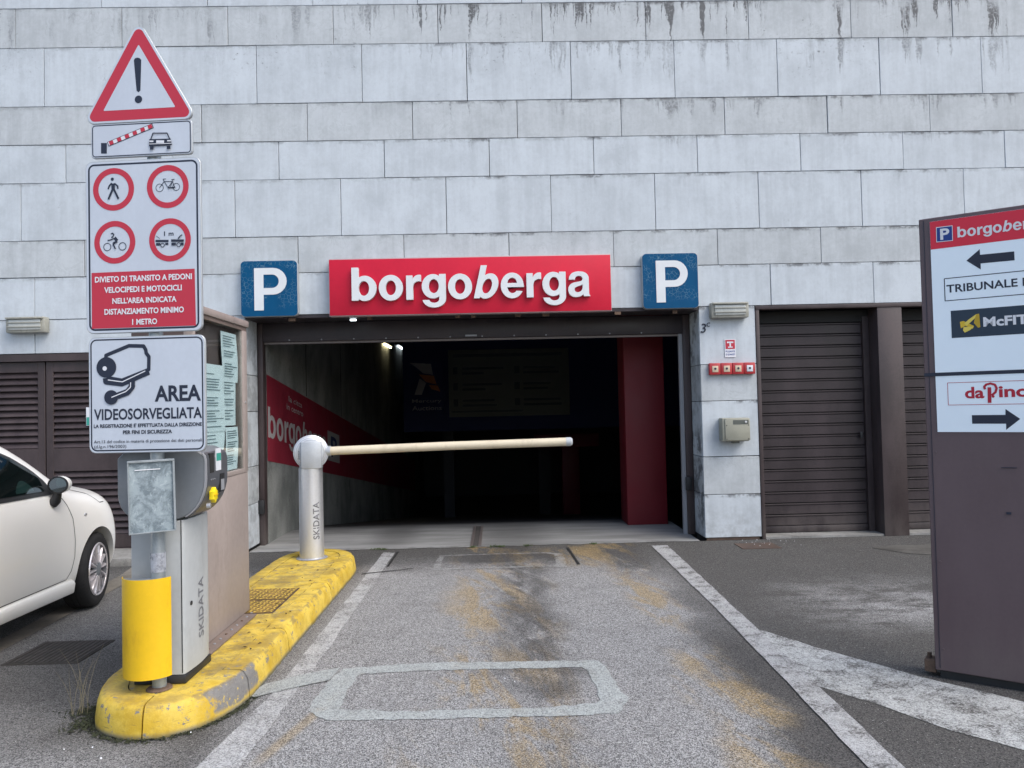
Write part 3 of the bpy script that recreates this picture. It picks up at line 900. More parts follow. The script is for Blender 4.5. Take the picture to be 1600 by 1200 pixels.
# drawing data for the printed signs, in metres on each plate
ART = {'ped': [('disc', 'ink', (-0.1775, 2.6648), 0.0082), ('stroke', 'ink', [(-0.1739, 2.6433), (-0.1732, 2.6147)], 0.0181), ('stroke', 'ink', [(-0.1805, 2.6454), (-0.1929, 2.6315), (-0.1991, 2.6154)], 0.0077), ('stroke', 'ink', [(-0.1664, 2.643), (-0.1496, 2.6286), (-0.1483, 2.6149)], 0.0077), ('stroke', 'ink', [(-0.1751, 2.6148), (-0.1977, 2.5646)], 0.01), ('stroke', 'ink', [(-0.1699, 2.6159), (-0.1454, 2.565)], 0.01)], 'bic': [('ring', 'ink', (0.0661, 2.6107), 0.0203, 0.0027), ('ring', 'ink', (0.1512, 2.6114), 0.0189, 0.0027), ('stroke', 'ink', [(0.0661, 2.6107), (0.0901, 2.6403), (0.1329, 2.6392), (0.1094, 2.6096), (0.0901, 2.6403)], 0.0032), ('stroke', 'ink', [(0.1329, 2.6392), (0.1433, 2.6104), (0.1107, 2.6087)], 0.0032), ('stroke', 'ink', [(0.0847, 2.6523), (0.1005, 2.6529)], 0.0032), ('stroke', 'ink', [(0.0856, 2.6522), (0.0906, 2.6389)], 0.0032), ('stroke', 'ink', [(0.1284, 2.6475), (0.1433, 2.6487)], 0.004), ('stroke', 'ink', [(0.1367, 2.6481), (0.1238, 2.6126)], 0.0027), ('stroke', 'ink', [(0.1093, 2.6078), (0.1479, 2.6088)], 0.0058)], 'mot': [('ring', 'ink', (-0.2063, 2.3278), 0.0203, 0.0036), ('ring', 'ink', (-0.1278, 2.3279), 0.0203, 0.0036), ('stroke', 'ink', [(-0.1869, 2.3921), (-0.1779, 2.3954), (-0.1714, 2.387), (-0.1772, 2.3773), (-0.1847, 2.374)], 0.0059), ('stroke', 'ink', [(-0.1678, 2.3733), (-0.1548, 2.3561)], 0.0154), ('stroke', 'ink', [(-0.1707, 2.3689), (-0.1886, 2.3619), (-0.2036, 2.3602)], 0.0054), ('stroke', 'ink', [(-0.1539, 2.3538), (-0.1756, 2.3433)], 0.0108), ('stroke', 'ink', [(-0.1756, 2.3433), (-0.1627, 2.3157)], 0.0072)], 'dis': [('text', 'ink', '1 m', (0.0865, 2.3824), (0.1348, 2.3818), 0.0225), ('poly', 'ink', [(0.0429, 2.3536), (0.1094, 2.351), (0.1093, 2.3398), (0.0428, 2.3424)]), ('poly', 'ink', [(0.0451, 2.3378), (0.0674, 2.3369), (0.0673, 2.3239), (0.045, 2.3248)]), ('poly', 'ink', [(0.0925, 2.3368), (0.1083, 2.3362), (0.1082, 2.3254), (0.0924, 2.3261)]), ('ring', 'ink', (0.0785, 2.3257), 0.0112, 0.0036), ('stroke', 'ink', [(0.0468, 2.3728), (0.0653, 2.3577)], 0.0027), ('poly', 'ink', [(0.1233, 2.3522), (0.1882, 2.3496), (0.188, 2.338), (0.1232, 2.3406)]), ('poly', 'ink', [(0.125, 2.3355), (0.1482, 2.3346), (0.148, 2.3216), (0.1249, 2.3225)]), ('poly', 'ink', [(0.1732, 2.3345), (0.1875, 2.334), (0.1874, 2.3205), (0.173, 2.3211)]), ('ring', 'ink', (0.162, 2.3242), 0.0116, 0.0036), ('stroke', 'ink', [(0.159, 2.3539), (0.1708, 2.3669), (0.181, 2.3723)], 0.0054)], 'rings': [('ring', 'red', (-0.1718, 2.6137), 0.1065, 0.0281), ('ring', 'red', (0.1076, 2.6151), 0.1071, 0.0279), ('ring', 'red', (-0.1675, 2.3498), 0.1064, 0.028), ('ring', 'red', (0.1163, 2.3507), 0.1069, 0.0278)], 'redpanel': [('poly', 'red', [(-0.2859, 2.2015), (0.2404, 2.2039), (0.2448, 1.9199), (-0.2814, 1.9187)])], 'redtext': [('text', 'white', 'DIVIETO DI TRANSITO A PEDONI', (-0.2714, 2.1694), (0.2266, 2.1646), 0.0293), ('text', 'white', 'VELOCIPEDI E MOTOCICLI', (-0.2231, 2.1166), (0.1747, 2.1104), 0.0293), ('text', 'white', "NELL'AREA INDICATA", (-0.1816, 2.0609), (0.1474, 2.0564), 0.0293), ('text', 'white', 'DISTANZIAMENTO MINIMO', (-0.2228, 2.0069), (0.1847, 2.0035), 0.0292), ('text', 'white', '1 METRO', (-0.08, 1.9515), (0.0479, 1.9518), 0.0291)], 'tri': [('poly', 't', [(-0.0411, 3.4226), (-0.2928, 2.9676), (0.2287, 2.9578)]), ('poly', 't', [(-0.0421, 3.3243), (-0.2146, 3.0198), (0.1383, 3.0201)]), ('poly', 'ink', [(-0.0602, 3.2544), (-0.0551, 3.2638), (-0.0426, 3.2671), (-0.0294, 3.2631), (-0.022, 3.2538), (-0.0276, 3.1013), (-0.0376, 3.0923), (-0.0475, 3.1008)]), ('disc', 'ink', (-0.038, 3.0569), 0.0192)], 'bar': [('poly', 'ink', [(-0.2344, 2.8487), (-0.2044, 2.8472), (-0.2048, 2.7942), (-0.2348, 2.7957)]), ('stroke', 'ink', [(-0.1986, 2.8405), (0.0351, 2.9216)], 0.0241), ('stroke', 'white', [(-0.1953, 2.8419), (0.0318, 2.9202)], 0.0184), ('stroke', 'red', [(-0.1907, 2.8435), (-0.1702, 2.8505)], 0.0184), ('stroke', 'red', [(-0.1497, 2.8576), (-0.1292, 2.8647)], 0.0184), ('stroke', 'red', [(-0.1088, 2.8717), (-0.0883, 2.8788)], 0.0184), ('stroke', 'red', [(-0.0679, 2.8858), (-0.0475, 2.8929)], 0.0184), ('stroke', 'red', [(-0.0271, 2.8999), (-0.0067, 2.9069)], 0.0184), ('stroke', 'red', [(0.0114, 2.9132), (0.0318, 2.9202)], 0.0184), ('stroke', 'ink', [(0.0245, 2.8518), (0.0364, 2.8831), (0.1088, 2.8795), (0.1233, 2.8468)], 0.0056), ('poly', 'ink', [(0.0179, 2.8537), (0.1266, 2.8514), (0.1345, 2.8191), (0.0151, 2.8186)]), ('poly', 'white', [(0.0533, 2.8463), (0.0937, 2.8443), (0.0935, 2.8307), (0.0532, 2.8327)]), ('poly', 'white', [(0.0187, 2.8465), (0.0393, 2.8454), (0.0392, 2.8382), (0.0186, 2.8393)]), ('poly', 'white', [(0.1101, 2.8443), (0.1298, 2.8433), (0.1298, 2.8369), (0.11, 2.8379)]), ('stroke', 'white', [(0.0177, 2.8289), (0.1329, 2.8272)], 0.0032), ('poly', 'ink', [(0.0217, 2.8183), (0.0398, 2.8174), (0.0397, 2.7999), (0.0215, 2.8008)]), ('poly', 'ink', [(0.1082, 2.8164), (0.1271, 2.8155), (0.1269, 2.7988), (0.108, 2.7997)])], 'vid': [('stroke', 'ink', [(-0.2177, 1.7789), (-0.2176, 1.7911), (-0.0989, 1.8352), (-0.0238, 1.8314), (-0.013, 1.8127), (-0.011, 1.7969), (0.003, 1.7781), (0.0013, 1.7151), (-0.1361, 1.6661), (-0.2158, 1.6813)], 0.0179), ('stroke', 'ink', [(-0.2175, 1.6787), (-0.216, 1.6629), (-0.1363, 1.6519), (0.0023, 1.7062)], 0.0327), ('disc', 'ink', (-0.2154, 1.7314), 0.0511), ('disc', 'white', (-0.2237, 1.7263), 0.0111), ('stroke', 'white', [(-0.2076, 1.6695), (-0.1335, 1.6582), (-0.0151, 1.7087)], 0.0047), ('stroke', 'ink', [(-0.084, 1.6622), (-0.0843, 1.6333), (-0.1065, 1.6076), (-0.1588, 1.5904)], 0.0315), ('disc', 'ink', (-0.1908, 1.5833), 0.0358), ('stroke', 'white', [(-0.0896, 1.6544), (-0.0909, 1.6308), (-0.1147, 1.6104), (-0.1891, 1.5832)], 0.0047)], 'vtext': [('text', 'ink', 'AREA', (0.0302, 1.5964), (0.2651, 1.5961), 0.0785, 0.03), ('text', 'ink', 'VIDEOSORVEGLIATA', (-0.2819, 1.4985), (0.2694, 1.5002), 0.0552, 0.022), ('text', 'ink', "LA REGISTRAZIONE E' EFFETTUATA DALLA DIREZIONE", (-0.2828, 1.4405999999999999), (0.2683, 1.4458), 0.0189, 0.03), ('text', 'ink', 'PER FINI DI SICUREZZA', (-0.133, 1.4096), (0.1168, 1.4114), 0.0189, 0.03), ('text', 'ink', 'Art.13 del codice in materia di protezione dei dati personali', (-0.2823, 1.362), (0.2682, 1.3656), 0.019762, 0.004), ('text', 'ink', '(d.lg.n.196/2003)', (-0.2809, 1.3401999999999998), (-0.1162, 1.3392), 0.019762, 0.004)], 'tot_red': [('poly', 'red', [(0.0533, 2.4294), (0.4737, 2.4193), (0.4689, 2.2777), (0.0535, 2.2829)])], 'tot_p': [('poly', 'white', [(0.0822, 2.3966), (0.1589, 2.3952), (0.1583, 2.314), (0.0812, 2.316)]), ('poly', 'blue', [(0.0855, 2.3926), (0.1559, 2.3918), (0.1555, 2.3173), (0.0843, 2.3194)]), ('text', 'white', 'P', (0.1004, 2.3564), (0.1434, 2.3543), 0.0589)], 'tot_bb': [('text', 'white', 'borgo', (0.1797, 2.355), (0.3691, 2.351), 0.062), ('text', 'white', 'b', (0.3742, 2.3521), (0.4147, 2.3532), 0.051, 0.012, 0.25), ('text', 'white', 'erga', (0.4177, 2.349), (0.5705, 2.3469), 0.0543)], 'tot_al': [('poly', 'ink', [(0.2157, 2.2009), (0.2771, 2.2529), (0.2777, 2.2235), (0.4256, 2.2208), (0.426, 2.1755), (0.2786, 2.1781), (0.2784, 2.1466)])], 'tot_tri': [('stroke', 'ink', [(0.1119, 2.1178), (0.1113, 2.0006)], 0.0043), ('text', 'ink', 'TRIBUNALE', (0.1198, 2.0648), (0.4347, 2.0597), 0.0422), ('stroke', 'ink', [(0.1119, 2.1178), (0.4633, 2.1156)], 0.0043), ('stroke', 'ink', [(0.1113, 2.0006), (0.4593, 1.9984)], 0.0043)], 'tot_mc': [('poly', 'night', [(0.1356, 1.9453), (0.4574, 1.9433), (0.4525, 1.7989), (0.1353, 1.8026)]), ('text', 'white', 'McFIT', (0.2799, 1.875), (0.4719, 1.8727), 0.0494), ('poly', 'gold', [(0.1757, 1.8836), (0.1925, 1.8867), (0.2384, 1.8573), (0.2325, 1.8431), (0.1999, 1.8604), (0.1784, 1.8492)]), ('poly', 'gold2', [(0.2177, 1.8942), (0.2514, 1.9182), (0.2624, 1.9191), (0.2481, 1.9012), (0.2055, 1.8599), (0.1948, 1.8736)]), ('poly', 'gold3', [(0.2514, 1.9182), (0.2635, 1.919), (0.2665, 1.8487), (0.2556, 1.8464), (0.2379, 1.8733), (0.2454, 1.9014)]), ('poly', 'gold2', [(0.1914, 1.8546), (0.2383, 1.8541), (0.2213, 1.8376), (0.196, 1.8253), (0.1881, 1.8388)])], 'tot_da': [('stroke', 'red', [(0.1087, 1.5655), (0.1076, 1.4476)], 0.0026), ('stroke', 'red', [(0.1087, 1.5655), (0.4445, 1.5672)], 0.0026), ('stroke', 'red', [(0.1076, 1.4476), (0.4405, 1.4502)], 0.0026), ('text', 'crimson', 'da', (0.1854, 1.5115), (0.2719, 1.5104), 0.0608), ('text', 'crimson', 'ino', (0.3357, 1.5117), (0.4657, 1.5129), 0.0576), ('stroke', 'crimson', [(0.2954, 1.5368), (0.2938, 1.4568)], 0.0164), ('stroke', 'crimson', [(0.2762, 1.5267), (0.2729, 1.5407), (0.2825, 1.5518), (0.3014, 1.5562), (0.3199, 1.5492), (0.3268, 1.5314), (0.3213, 1.5109), (0.3031, 1.4944)], 0.0107), ('disc', 'crimson', (0.3104, 1.4892), 0.0063)], 'tot_ar': [('poly', 'ink', [(0.2129, 1.3947), (0.3602, 1.3944), (0.3612, 1.4243), (0.4225, 1.3733), (0.3607, 1.3184), (0.3613, 1.3495), (0.2131, 1.3501)])]}

# =================================================================== GROUND
g = MB()
def quad(mb, x0, x1, y0, y1, z=0.0):
    mb.add([(x0, y0, z), (x1, y0, z), (x1, y1, z), (x0, y1, z)], [(0, 1, 2, 3)])
quad(g, -160, 160, -160, 0)
quad(g, -160, -8.3, 0, 160)
quad(g, 8.3, 160, 0, 160)
quad(g, -8.3, 8.3, 22.3, 160)
link('asphalt_ground', mesh_of(g.v, g.f), M['asphalt'], kind='structure')

# garage floor: flat apron, then a ramp falling into the dark (irregular front edge)
g = MB()
xs = [-2.66 + i * 0.13 for i in range(38)]
rows = [(0.0, 0.003), (0.5, 0.003), (1.35, 0.003), (1.8, -0.03), (2.6, -0.13), (10.0, -1.12), (14.0, -1.65), (21.8, -1.65)]
for j, (y, z) in enumerate(rows):
    for i, x in enumerate(xs):
        g.v.append((x, y - (rnd.uniform(0.0, 0.035) if j == 0 else 0), z + (0.002 if j == 0 else 0)))
n = len(xs)
for j in range(len(rows) - 1):
    for i in range(n - 1):
        g.f.append((j * n + i, j * n + i + 1, (j + 1) * n + i + 1, (j + 1) * n + i))
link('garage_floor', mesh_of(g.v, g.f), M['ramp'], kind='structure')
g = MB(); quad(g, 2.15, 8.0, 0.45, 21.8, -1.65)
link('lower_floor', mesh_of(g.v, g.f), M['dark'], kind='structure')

dr = thing('floor_drain_channel', (-0.25, 0.7, 0.0), 'narrow dark drain slot crossing the pale concrete floor of the entrance', 'drain')
for dx in (-0.05, 0.04):
    MB().box(-0.25 + dx - 0.012, -0.25 + dx + 0.018, 0.02, 1.38, 0.003, 0.010).build('edge_rail', M['greyplate'], dr)
MB().box(-0.285, -0.225, 0.02, 1.38, 0.003, 0.0055).build('slot', M['grate'], dr)

# pavement at the louvred doors, gutter strip
pv = MB().box(-9.5, -2.95, -0.55, 0.05, -0.05, 0.08)
pv.build('pavement', M['pave'], None, 0.012, kind='structure')
sheet('gutter_strip', [(-3.20, -8.5), (-3.36, -8.5), (-3.36, -3.0), (-3.52, -1.0), (-3.60, -0.56), (-3.36, -0.56), (-3.26, -2.2), (-3.20, -3.2)], 0.004, M['gutter'], kind='structure')
for k, y in enumerate((-2.1, -3.3, -4.5)):
    sheet('gutter_joint', [(-3.37, y), (-3.20, y - 0.01), (-3.20, y - 0.022), (-3.37, y - 0.014)], 0.008, M['seam'], kind='structure')

# =================================================================== ROAD MARKINGS
sheet('right_lane_line', [(1.587, -0.22), (1.545, -2.93), (1.505, -4.16), (1.47, -5.1), (1.45, -8.0), (1.60, -8.0), (1.615, -5.12), (1.646, -4.21), (1.672, -3.23), (1.753, -0.22)],
      0.006, M['line'], None, 0.004, kind='structure')
sheet('diagonal_line', [(1.60, -3.16), (1.70, -3.25), (1.95, -3.696), (2.248, -4.158), (2.536, -4.507), (3.6, -5.8), (3.25, -6.3), (2.19, -5.003), (2.004, -4.798), (1.839, -4.484), (1.60, -4.16)],
      0.003, M['branch'], None, 0.008, kind='structure')
sheet('left_lane_line', [(-1.205, -0.2), (-1.21, -3.3), (-1.215, -4.0), (-1.26, -4.5), (-1.30, -5.0), (-1.36, -8.0), (-1.2, -8.0), (-1.115, -4.95), (-1.10, -4.1), (-1.085, -3.3), (-1.083, -0.21)],
      0.003, M['oldline'], None, 0.006, kind='structure')

def ring_sheet(name, outer, inner, z, jit, mt='seal'):
    def res(pts, n):
        P = [Vector(p) for p in pts]; L = [0]
        for i in range(len(P)): L.append(L[-1] + (P[(i + 1) % len(P)] - P[i]).length)
        out = []
        for k in range(n):
            d = L[-1] * k / n
            for i in range(len(P)):
                if L[i] <= d <= L[i + 1]:
                    q = P[i].lerp(P[(i + 1) % len(P)], (d - L[i]) / (L[i + 1] - L[i])); break
            out.append((q.x + rnd.uniform(-jit, jit), q.y + rnd.uniform(-jit, jit), z))
        return out
    bm = bmesh.new()
    n = 90
    o_ = [bm.verts.new(p) for p in res(outer, n)]; i_ = [bm.verts.new(p) for p in res(inner, n)]
    es = [bm.edges.new((o_[k], o_[(k + 1) % n])) for k in range(n)] + [bm.edges.new((i_[k], i_[(k + 1) % n])) for k in range(n)]
    bmesh.ops.triangle_fill(bm, edges=es, use_beauty=True)
    me = bpy.data.meshes.new(name); bm.to_mesh(me); bm.free()
    for p in me.polygons:
        pass
    return link(name, me, M[mt], kind='structure')

ring_sheet('near_loop_sealant',
           [(-0.98, -4.34), (-0.955, -4.0), (-0.92, -3.74), (-0.6, -3.685), (-0.316, -3.682), (0.566, -3.725), (0.60, -4.0), (0.635, -4.33), (0.56, -4.50), (0.197, -4.503), (-0.38, -4.493), (-0.85, -4.47)],
           [(-0.811, -4.33), (-0.825, -4.05), (-0.80, -3.835), (-0.307, -3.81), (0.47, -3.832), (0.50, -4.1), (0.48, -4.365), (0.2, -4.395), (-0.488, -4.395)], 0.003, 0.011)
sheet('loop_tail_sealant', [(-1.345, -4.10), (-1.30, -3.965), (-1.10, -3.80), (-0.93, -3.725), (-0.95, -3.93), (-1.18, -4.06), (-1.30, -4.15)], 0.0065, M['seal'], None, 0.006, kind='structure')
ring_sheet('far_loop_sealant', [(-0.62, -1.12), (-0.62, -0.95), (-0.60, -0.43), (0.0, -0.41), (0.50, -0.42), (0.64, -0.52), (0.62, -1.15), (0.45, -1.11)],
           [(-0.55, -1.065), (-0.56, -0.8), (-0.55, -0.46), (0.0, -0.445), (0.46, -0.46), (0.545, -0.54), (0.53, -1.04), (0.4, -1.05)], 0.003, 0.007, 'seal2')
for a in ([(-1.066, -0.19), (-1.04, -0.19), (-1.045, -0.92), (-1.068, -0.92)], [(0.70, -0.2), (0.725, -0.2), (0.75, -1.05), (0.725, -1.05)],
          [(-1.25, -1.20), (-0.8, -1.02), (-0.8, -1.04), (-1.25, -1.225)]):
    sheet('saw_cut', a, 0.0062, M['seam'], None, 0.003, kind='structure')

# =================================================================== BUILDING
bld = thing('stone_clad_building', (0, 0, 0), 'wide building clad in pale grey stone slabs above the garage entrance', 'building')
TH = 0.03
GAP = 0.006
def backing(x0, x1, y0, y1, z0, z1, name='backing_wall'):
    bx(name, M['backing'], bld, x0, x1, y0, y1, z0, z1)
backing(-8, 8, TH + 0.006, 0.40, 2.52, 8.1)
backing(-8, -2.70, TH + 0.002, 0.398, 2.17, 2.518)
backing(-3.59, -2.692, TH + 0.002, 0.396, 0, 2.168)
backing(2.243, 2.80, TH + 0.002, 0.396, 0, 2.518)
backing(5.83, 8, TH + 0.002, 0.396, 0, 2.518)
# outer shell (keeps the daylight out of the garage)
for a in ((-8.3, -8.002, 0.1, 22.3, -2, 8.1), (8.002, 8.3, 0.1, 22.3, -2, 8.1), (-8, 8, 22, 22.3, -2, 8.1)):
    bx('side_wall', M['stone_rough'], bld, *a)
bx('roof', M['dark'], bld, -8, 8, 0.41, 21.99, 7.8, 8.05)
bx('coping', M['brown'], bld, -8.35, 8.35, -0.06, 0.45, 8.102, 8.18)

panels = {}
def panel(x0, x1, z0, z1, rough):
    if x1 - x0 < 0.05: return
    w = round(x1 - x0 - GAP, 3); h = round(z1 - z0 - GAP, 3)
    key = (w, h, rough)
    if key not in panels:
        mb = MB().box(0, w, 0, TH, -h, 0)
        me = mb.mesh(0.003, 1)
        me.materials.append(M['stone_rough' if rough else 'stone_light'])
        panels[key] = me
    o = link('stone_slab', panels[key], None, bld)
    o.location = (x0 + GAP / 2 + rnd.uniform(-0.001, 0.001), rnd.uniform(-0.003, 0.002), z1 - GAP / 2 + rnd.uniform(-0.001, 0.0008))
    o.rotation_euler = (rnd.gauss(0, 0.0022), rnd.gauss(0, 0.0008), rnd.gauss(0, 0.0015))

def course(z0, z1, off, rough, x0=-8.0, x1=8.0, pitch=1.131):
    k = math.floor((x0 - off) / pitch)
    x = off + k * pitch
    while x < x1:
        a, b = max(x, x0), min(x + pitch, x1)
        panel(a, b, z0, z1, rough)
        x += pitch

course(7.50, 8.10, -4.3, False)
course(7.10, 7.50, -4.0, True)
course(6.90, 7.10, -3.4, False)
course(6.48, 6.90, -4.77, True)
course(5.872, 6.48, -4.15, False)
course(5.441, 5.872, -5.066, True)
course(4.805, 5.441, -4.765, False)
course(4.392, 4.805, -5.36, True)
course(3.979, 4.392, -4.54, False)
course(3.361, 3.979, -5.015, False)
course(2.969, 3.361, -5.48, True)
course(2.52, 2.969, -4.878, False, pitch=1.126)
course(2.16, 2.52, -4.878, False, -8, -2.66)
# pier between the louvred doors and the entrance, and its reveal
for z0, z1, r in ((1.89, 2.16, False), (1.496, 1.89, True), (0.897, 1.496, False), (0.492, 0.897, True), (0.03, 0.492, False)):
    panel(-3.62, -2.66, z0, z1, r)
def reveal(xa, xb, z0, z1, r):
    w = GAP
    mb = MB().box(xa, xb, TH + 0.004, 0.40, z0 + w / 2, z1 - w / 2)
    mb.build('stone_slab', M['stone_rough' if r else 'stone_light'], bld, 0.003, 1)
for z0, z1, r in ((1.89, 2.50, False), (1.496, 1.89, True), (0.897, 1.496, False), (0.492, 0.897, True), (0.03, 0.492, False)):
    reveal(-2.69, -2.66, z0, z1, r)
    reveal(2.21, 2.24, z0, z1, r)
    panel(2.21, 2.825, z0, z1 + (0.02 if z1 == 2.50 else 0), r)
    panel(5.80, 6.93, z0, z1 + (0.02 if z1 == 2.50 else 0), r)
    panel(6.93, 8.0, z0, z1 + (0.02 if z1 == 2.50 else 0), r)
bx('plinth_gap', M['iron'], bld, 2.23, 2.80, 0.01, 0.03, 0.0, 0.03)
# underside of the lintel with rusty brackets
bx('lintel_soffit', M['header'], bld, -2.658, 2.208, 0.005, 0.398, 2.485, 2.518)
for x in (-1.36, -0.42, -0.25, 0.22, 0.52, 1.30, 1.93, -2.2):
    bx('lintel_bracket', M['rust'], bld, x, x + rnd.uniform(0.04, 0.08), 0.0, 0.03, 2.452, 2.483)
# steel frame of the entrance
fr = thing('entrance_gate_frame', (0, 0.45, 0), 'brown steel frame and rolled-up gate housing round the garage entrance', 'gate frame')
bx('left_post', M['brown'], fr, -2.657, -2.60, 0.402, 0.52, 0.004, 2.48, 0.004)
bx('right_post', M['brown'], fr, 2.13, 2.207, 0.402, 0.50, 0.004, 2.48, 0.004)
bx('guide_rail', M['print_pale'], fr, 2.085, 2.128, 0.43, 0.47, 0.004, 2.27)
bx('header', M['header'], fr, -2.598, 2.128, 0.402, 0.62, 2.27, 2.48, 0.006)
bx('bottom_bar', M['greyplate'], fr, -2.59, 2.08, 0.44, 0.50, 2.245, 2.268)
for k in range(12):
    x = -2.3 + k * 0.36
    MB().lathe([(0, 0), (0.009, 0.0), (0.009, 0.006), (0, 0.008)], 8, lambda a, b, h, x=x: (x + a, 0.402 - h, 2.285 + b)).build('bolt', M['print_pale'], fr)
bx('handle', M['print_pale'], fr, -0.33, -0.20, 0.39, 0.401, 2.285, 2.305)
for x, z in ((-2.615, 0.42), (2.155, 0.56)):
    bx('latch', M['black'], fr, x - 0.045, x + 0.02, 0.36, 0.401, z - 0.06, z + 0.09, 0.006)
# small lit lamp tucked under the lintel
lt = tag(MB().box(-1.575, -1.51, 0.16, 0.19, 2.462, 2.480).build('lintel_lamp', M['cool'], None, 0.004), 'tiny lit lamp tucked under the lintel below the red banner', 'lamp')

# ---------------- louvred double doors on the left
ld_top, ld_bot = 2.075, 0.085
bx('door_lintel', M['brown'], bld, -8, -3.62, 0.0, 0.12, 2.08, 2.155)
bx('door_back', M['seam'], bld, -8, -3.62, 0.13, 0.16, 0, 2.16)
def leaf(x0, w):
    d = link('louvred_door', None, None, bld) if False else None
    mb = MB()
    s = 0.075
    ya, yb = 0.045, 0.09
    mb.box(x0, x0 + s, ya, yb, ld_bot, ld_top)
    mb.box(x0 + w - s, x0 + w, ya, yb, ld_bot, ld_top)
    mb.box(x0 + s, x0 + w - s, ya, yb, ld_bot, 0.225)
    mb.box(x0 + s, x0 + w - s, ya, yb, 0.905, 1.15)
    mb.box(x0 + s, x0 + w - s, ya, yb, 1.965, ld_top)
    f = mb.build('louvred_door', M['brown'], bld, 0.003, 1)
    # slats: shared mesh, children of the leaf
    sw = w - 2 * s
    z0 = [1.15 + 0.068 * k for k in range(12)] + [0.225 + 0.068 * k for k in range(10)]
    for z in z0:
        o = link('slat', slat_me(sw), None, f)
        o.location = (x0 + s, ya, z)
    return f
_sl = {}
def slat_me(w):
    k = round(w, 3)
    if k not in _sl:
        mb = MB()
        mb.prism([(0.006, 0.002), (0.0, 0.010), (0.038, 0.066), (0.046, 0.060)], lambda p: (0.001, p[0], p[1]), lambda p: (w - 0.001, p[0], p[1]))
        me = mb.mesh(); me.materials.append(M['brown']); _sl[k] = me
    return _sl[k]
for x0 in (-8.20 + 0.01, -7.055, -5.925, -4.795):
    leaf(x0 + 0.006, 1.118)
bx('door_threshold', M['brown'], bld, -8, -3.63, 0.02, 0.12, 0.0, 0.084)

# ---------------- roller shutters on the right
bx('garage_lintel', M['brown'], bld, 2.826, 5.80, -0.012, 0.10, 2.475, 2.517, 0.003)
bx('garage_jamb', M['brown'], bld, 2.826, 2.865, -0.006, 0.20, 0.0, 2.474, 0.002)
bx('garage_post', M['brown'], bld, 4.158, 4.425, -0.004, 0.30, 0.0, 2.474, 0.003)
bx('garage_jamb', M['brown'], bld, 5.765, 5.799, -0.006, 0.20, 0.0, 2.474, 0.002)
bx('garage_sill', M['pave'], bld, 2.867, 4.156, 0.01, 0.36, 0.0, 0.022)
bx('garage_sill', M['pave'], bld, 4.427, 5.763, 0.01, 0.36, 0.0, 0.022)
def shutter(x0, x1, mat):
    sh = bx('roller_shutter', M['backing'], bld, x0, x1, 0.262, 0.28, 0.0, 2.474)
    w = x1 - x0 - 0.10
    me = MB().box(0, w, 0.0, 0.02, 0.004, 0.098).box(0, w, -0.006, 0.018, 0.102, 0.118).mesh(0.0025, 1)
    me.materials.append(mat)
    auto_smooth(me)
    for k in range(18):
        o = link('slat', me, None, sh)
        o.location = (x0 + 0.03, 0.235, 0.10 + 0.1245 * k)
    bx('bottom_rail', mat, sh, x0 + 0.03, x0 + 0.03 + w, 0.228, 0.255, 0.028, 0.098, 0.003)
    bx('side_guide', M['brown'], sh, x1 - 0.068, x1 - 0.002, 0.20, 0.261, 0.023, 2.40)
    bx('side_guide', M['brown'], sh, x0 + 0.001, x0 + 0.028, 0.205, 0.261, 0.023, 2.40)
    bx('roller_box_shade', M['seam'], sh, x0 + 0.002, x1 - 0.002, 0.215, 0.261, 2.345, 2.473)  # near-black box front, the shadow at the shutter top put into its colour
shutter(2.866, 4.157, M['shutter'])
shutter(4.426, 5.764, M['shutter'])
tag(bx('shutter_lock', M['black'], None, 4.02, 4.05, 0.19, 0.199, 1.05, 1.12, 0.003), 'small dark lock on the right guide of the brown roller shutter', 'lock')

# =================================================================== INSIDE THE GARAGE
bx('garage_left_wall', M['inner'], None, -2.86, -2.602, 0.525, 21.9, -2.2, 3.6, kind='structure')
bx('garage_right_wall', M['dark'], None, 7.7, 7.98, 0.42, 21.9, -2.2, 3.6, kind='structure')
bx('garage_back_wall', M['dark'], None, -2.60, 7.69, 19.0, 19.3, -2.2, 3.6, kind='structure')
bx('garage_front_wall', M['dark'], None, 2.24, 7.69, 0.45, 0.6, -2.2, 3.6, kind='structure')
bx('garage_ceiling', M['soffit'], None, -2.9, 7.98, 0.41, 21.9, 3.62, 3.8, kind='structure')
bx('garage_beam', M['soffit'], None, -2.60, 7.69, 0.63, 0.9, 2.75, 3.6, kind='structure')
# red painted band following the ramp, with white lettering
def bandz(y): return 1.985 - 0.133 * y, 1.005 - 0.133 * y
ys = [0.53, 3, 6, 9, 12, 16]
vb = []
for y in ys:
    t_, b_ = bandz(y); vb += [(-2.598, y, t_), (-2.598, y, b_)]
band = link('painted_band', mesh_of(vb, [(2 * i, 2 * i + 1, 2 * i + 3, 2 * i + 2) for i in range(len(ys) - 1)]), M['bandred'], kind='structure')
def on_band(y, up): return (-2.5965, y, bandz(y)[1] + up)
wordmark(0.56, 0.27, 2.95, lambda a, b, d: on_band(a, b), M['bandwhite'], band, False, 0.0, 0.44)
for s, ya, yb, ua, ub in (('la citta', 1.45, 2.1, 0.80, 0.87), ('in centro', 1.35, 2.15, 0.69, 0.76)):
    vs, fs = text_fit(s, ya, yb, ua, ub, lambda a, b, d: on_band(a, b), 0.0)
    link('lettering', mesh_of(vs, fs), M['bandwhite'], band)
link('parking_square', mesh_of([on_band(3.62, 0.20), on_band(4.5, 0.20), on_band(4.5, 0.66), on_band(3.62, 0.66)], [(0, 1, 2, 3)]), M['bandwhite'], band)
vs, fs = text_fit('P', 3.85, 4.3, 0.27, 0.59, lambda a, b, d: (-2.595, a, bandz(a)[1] + b), 0.02)
link('lettering', mesh_of(vs, fs), M['navy'], band)

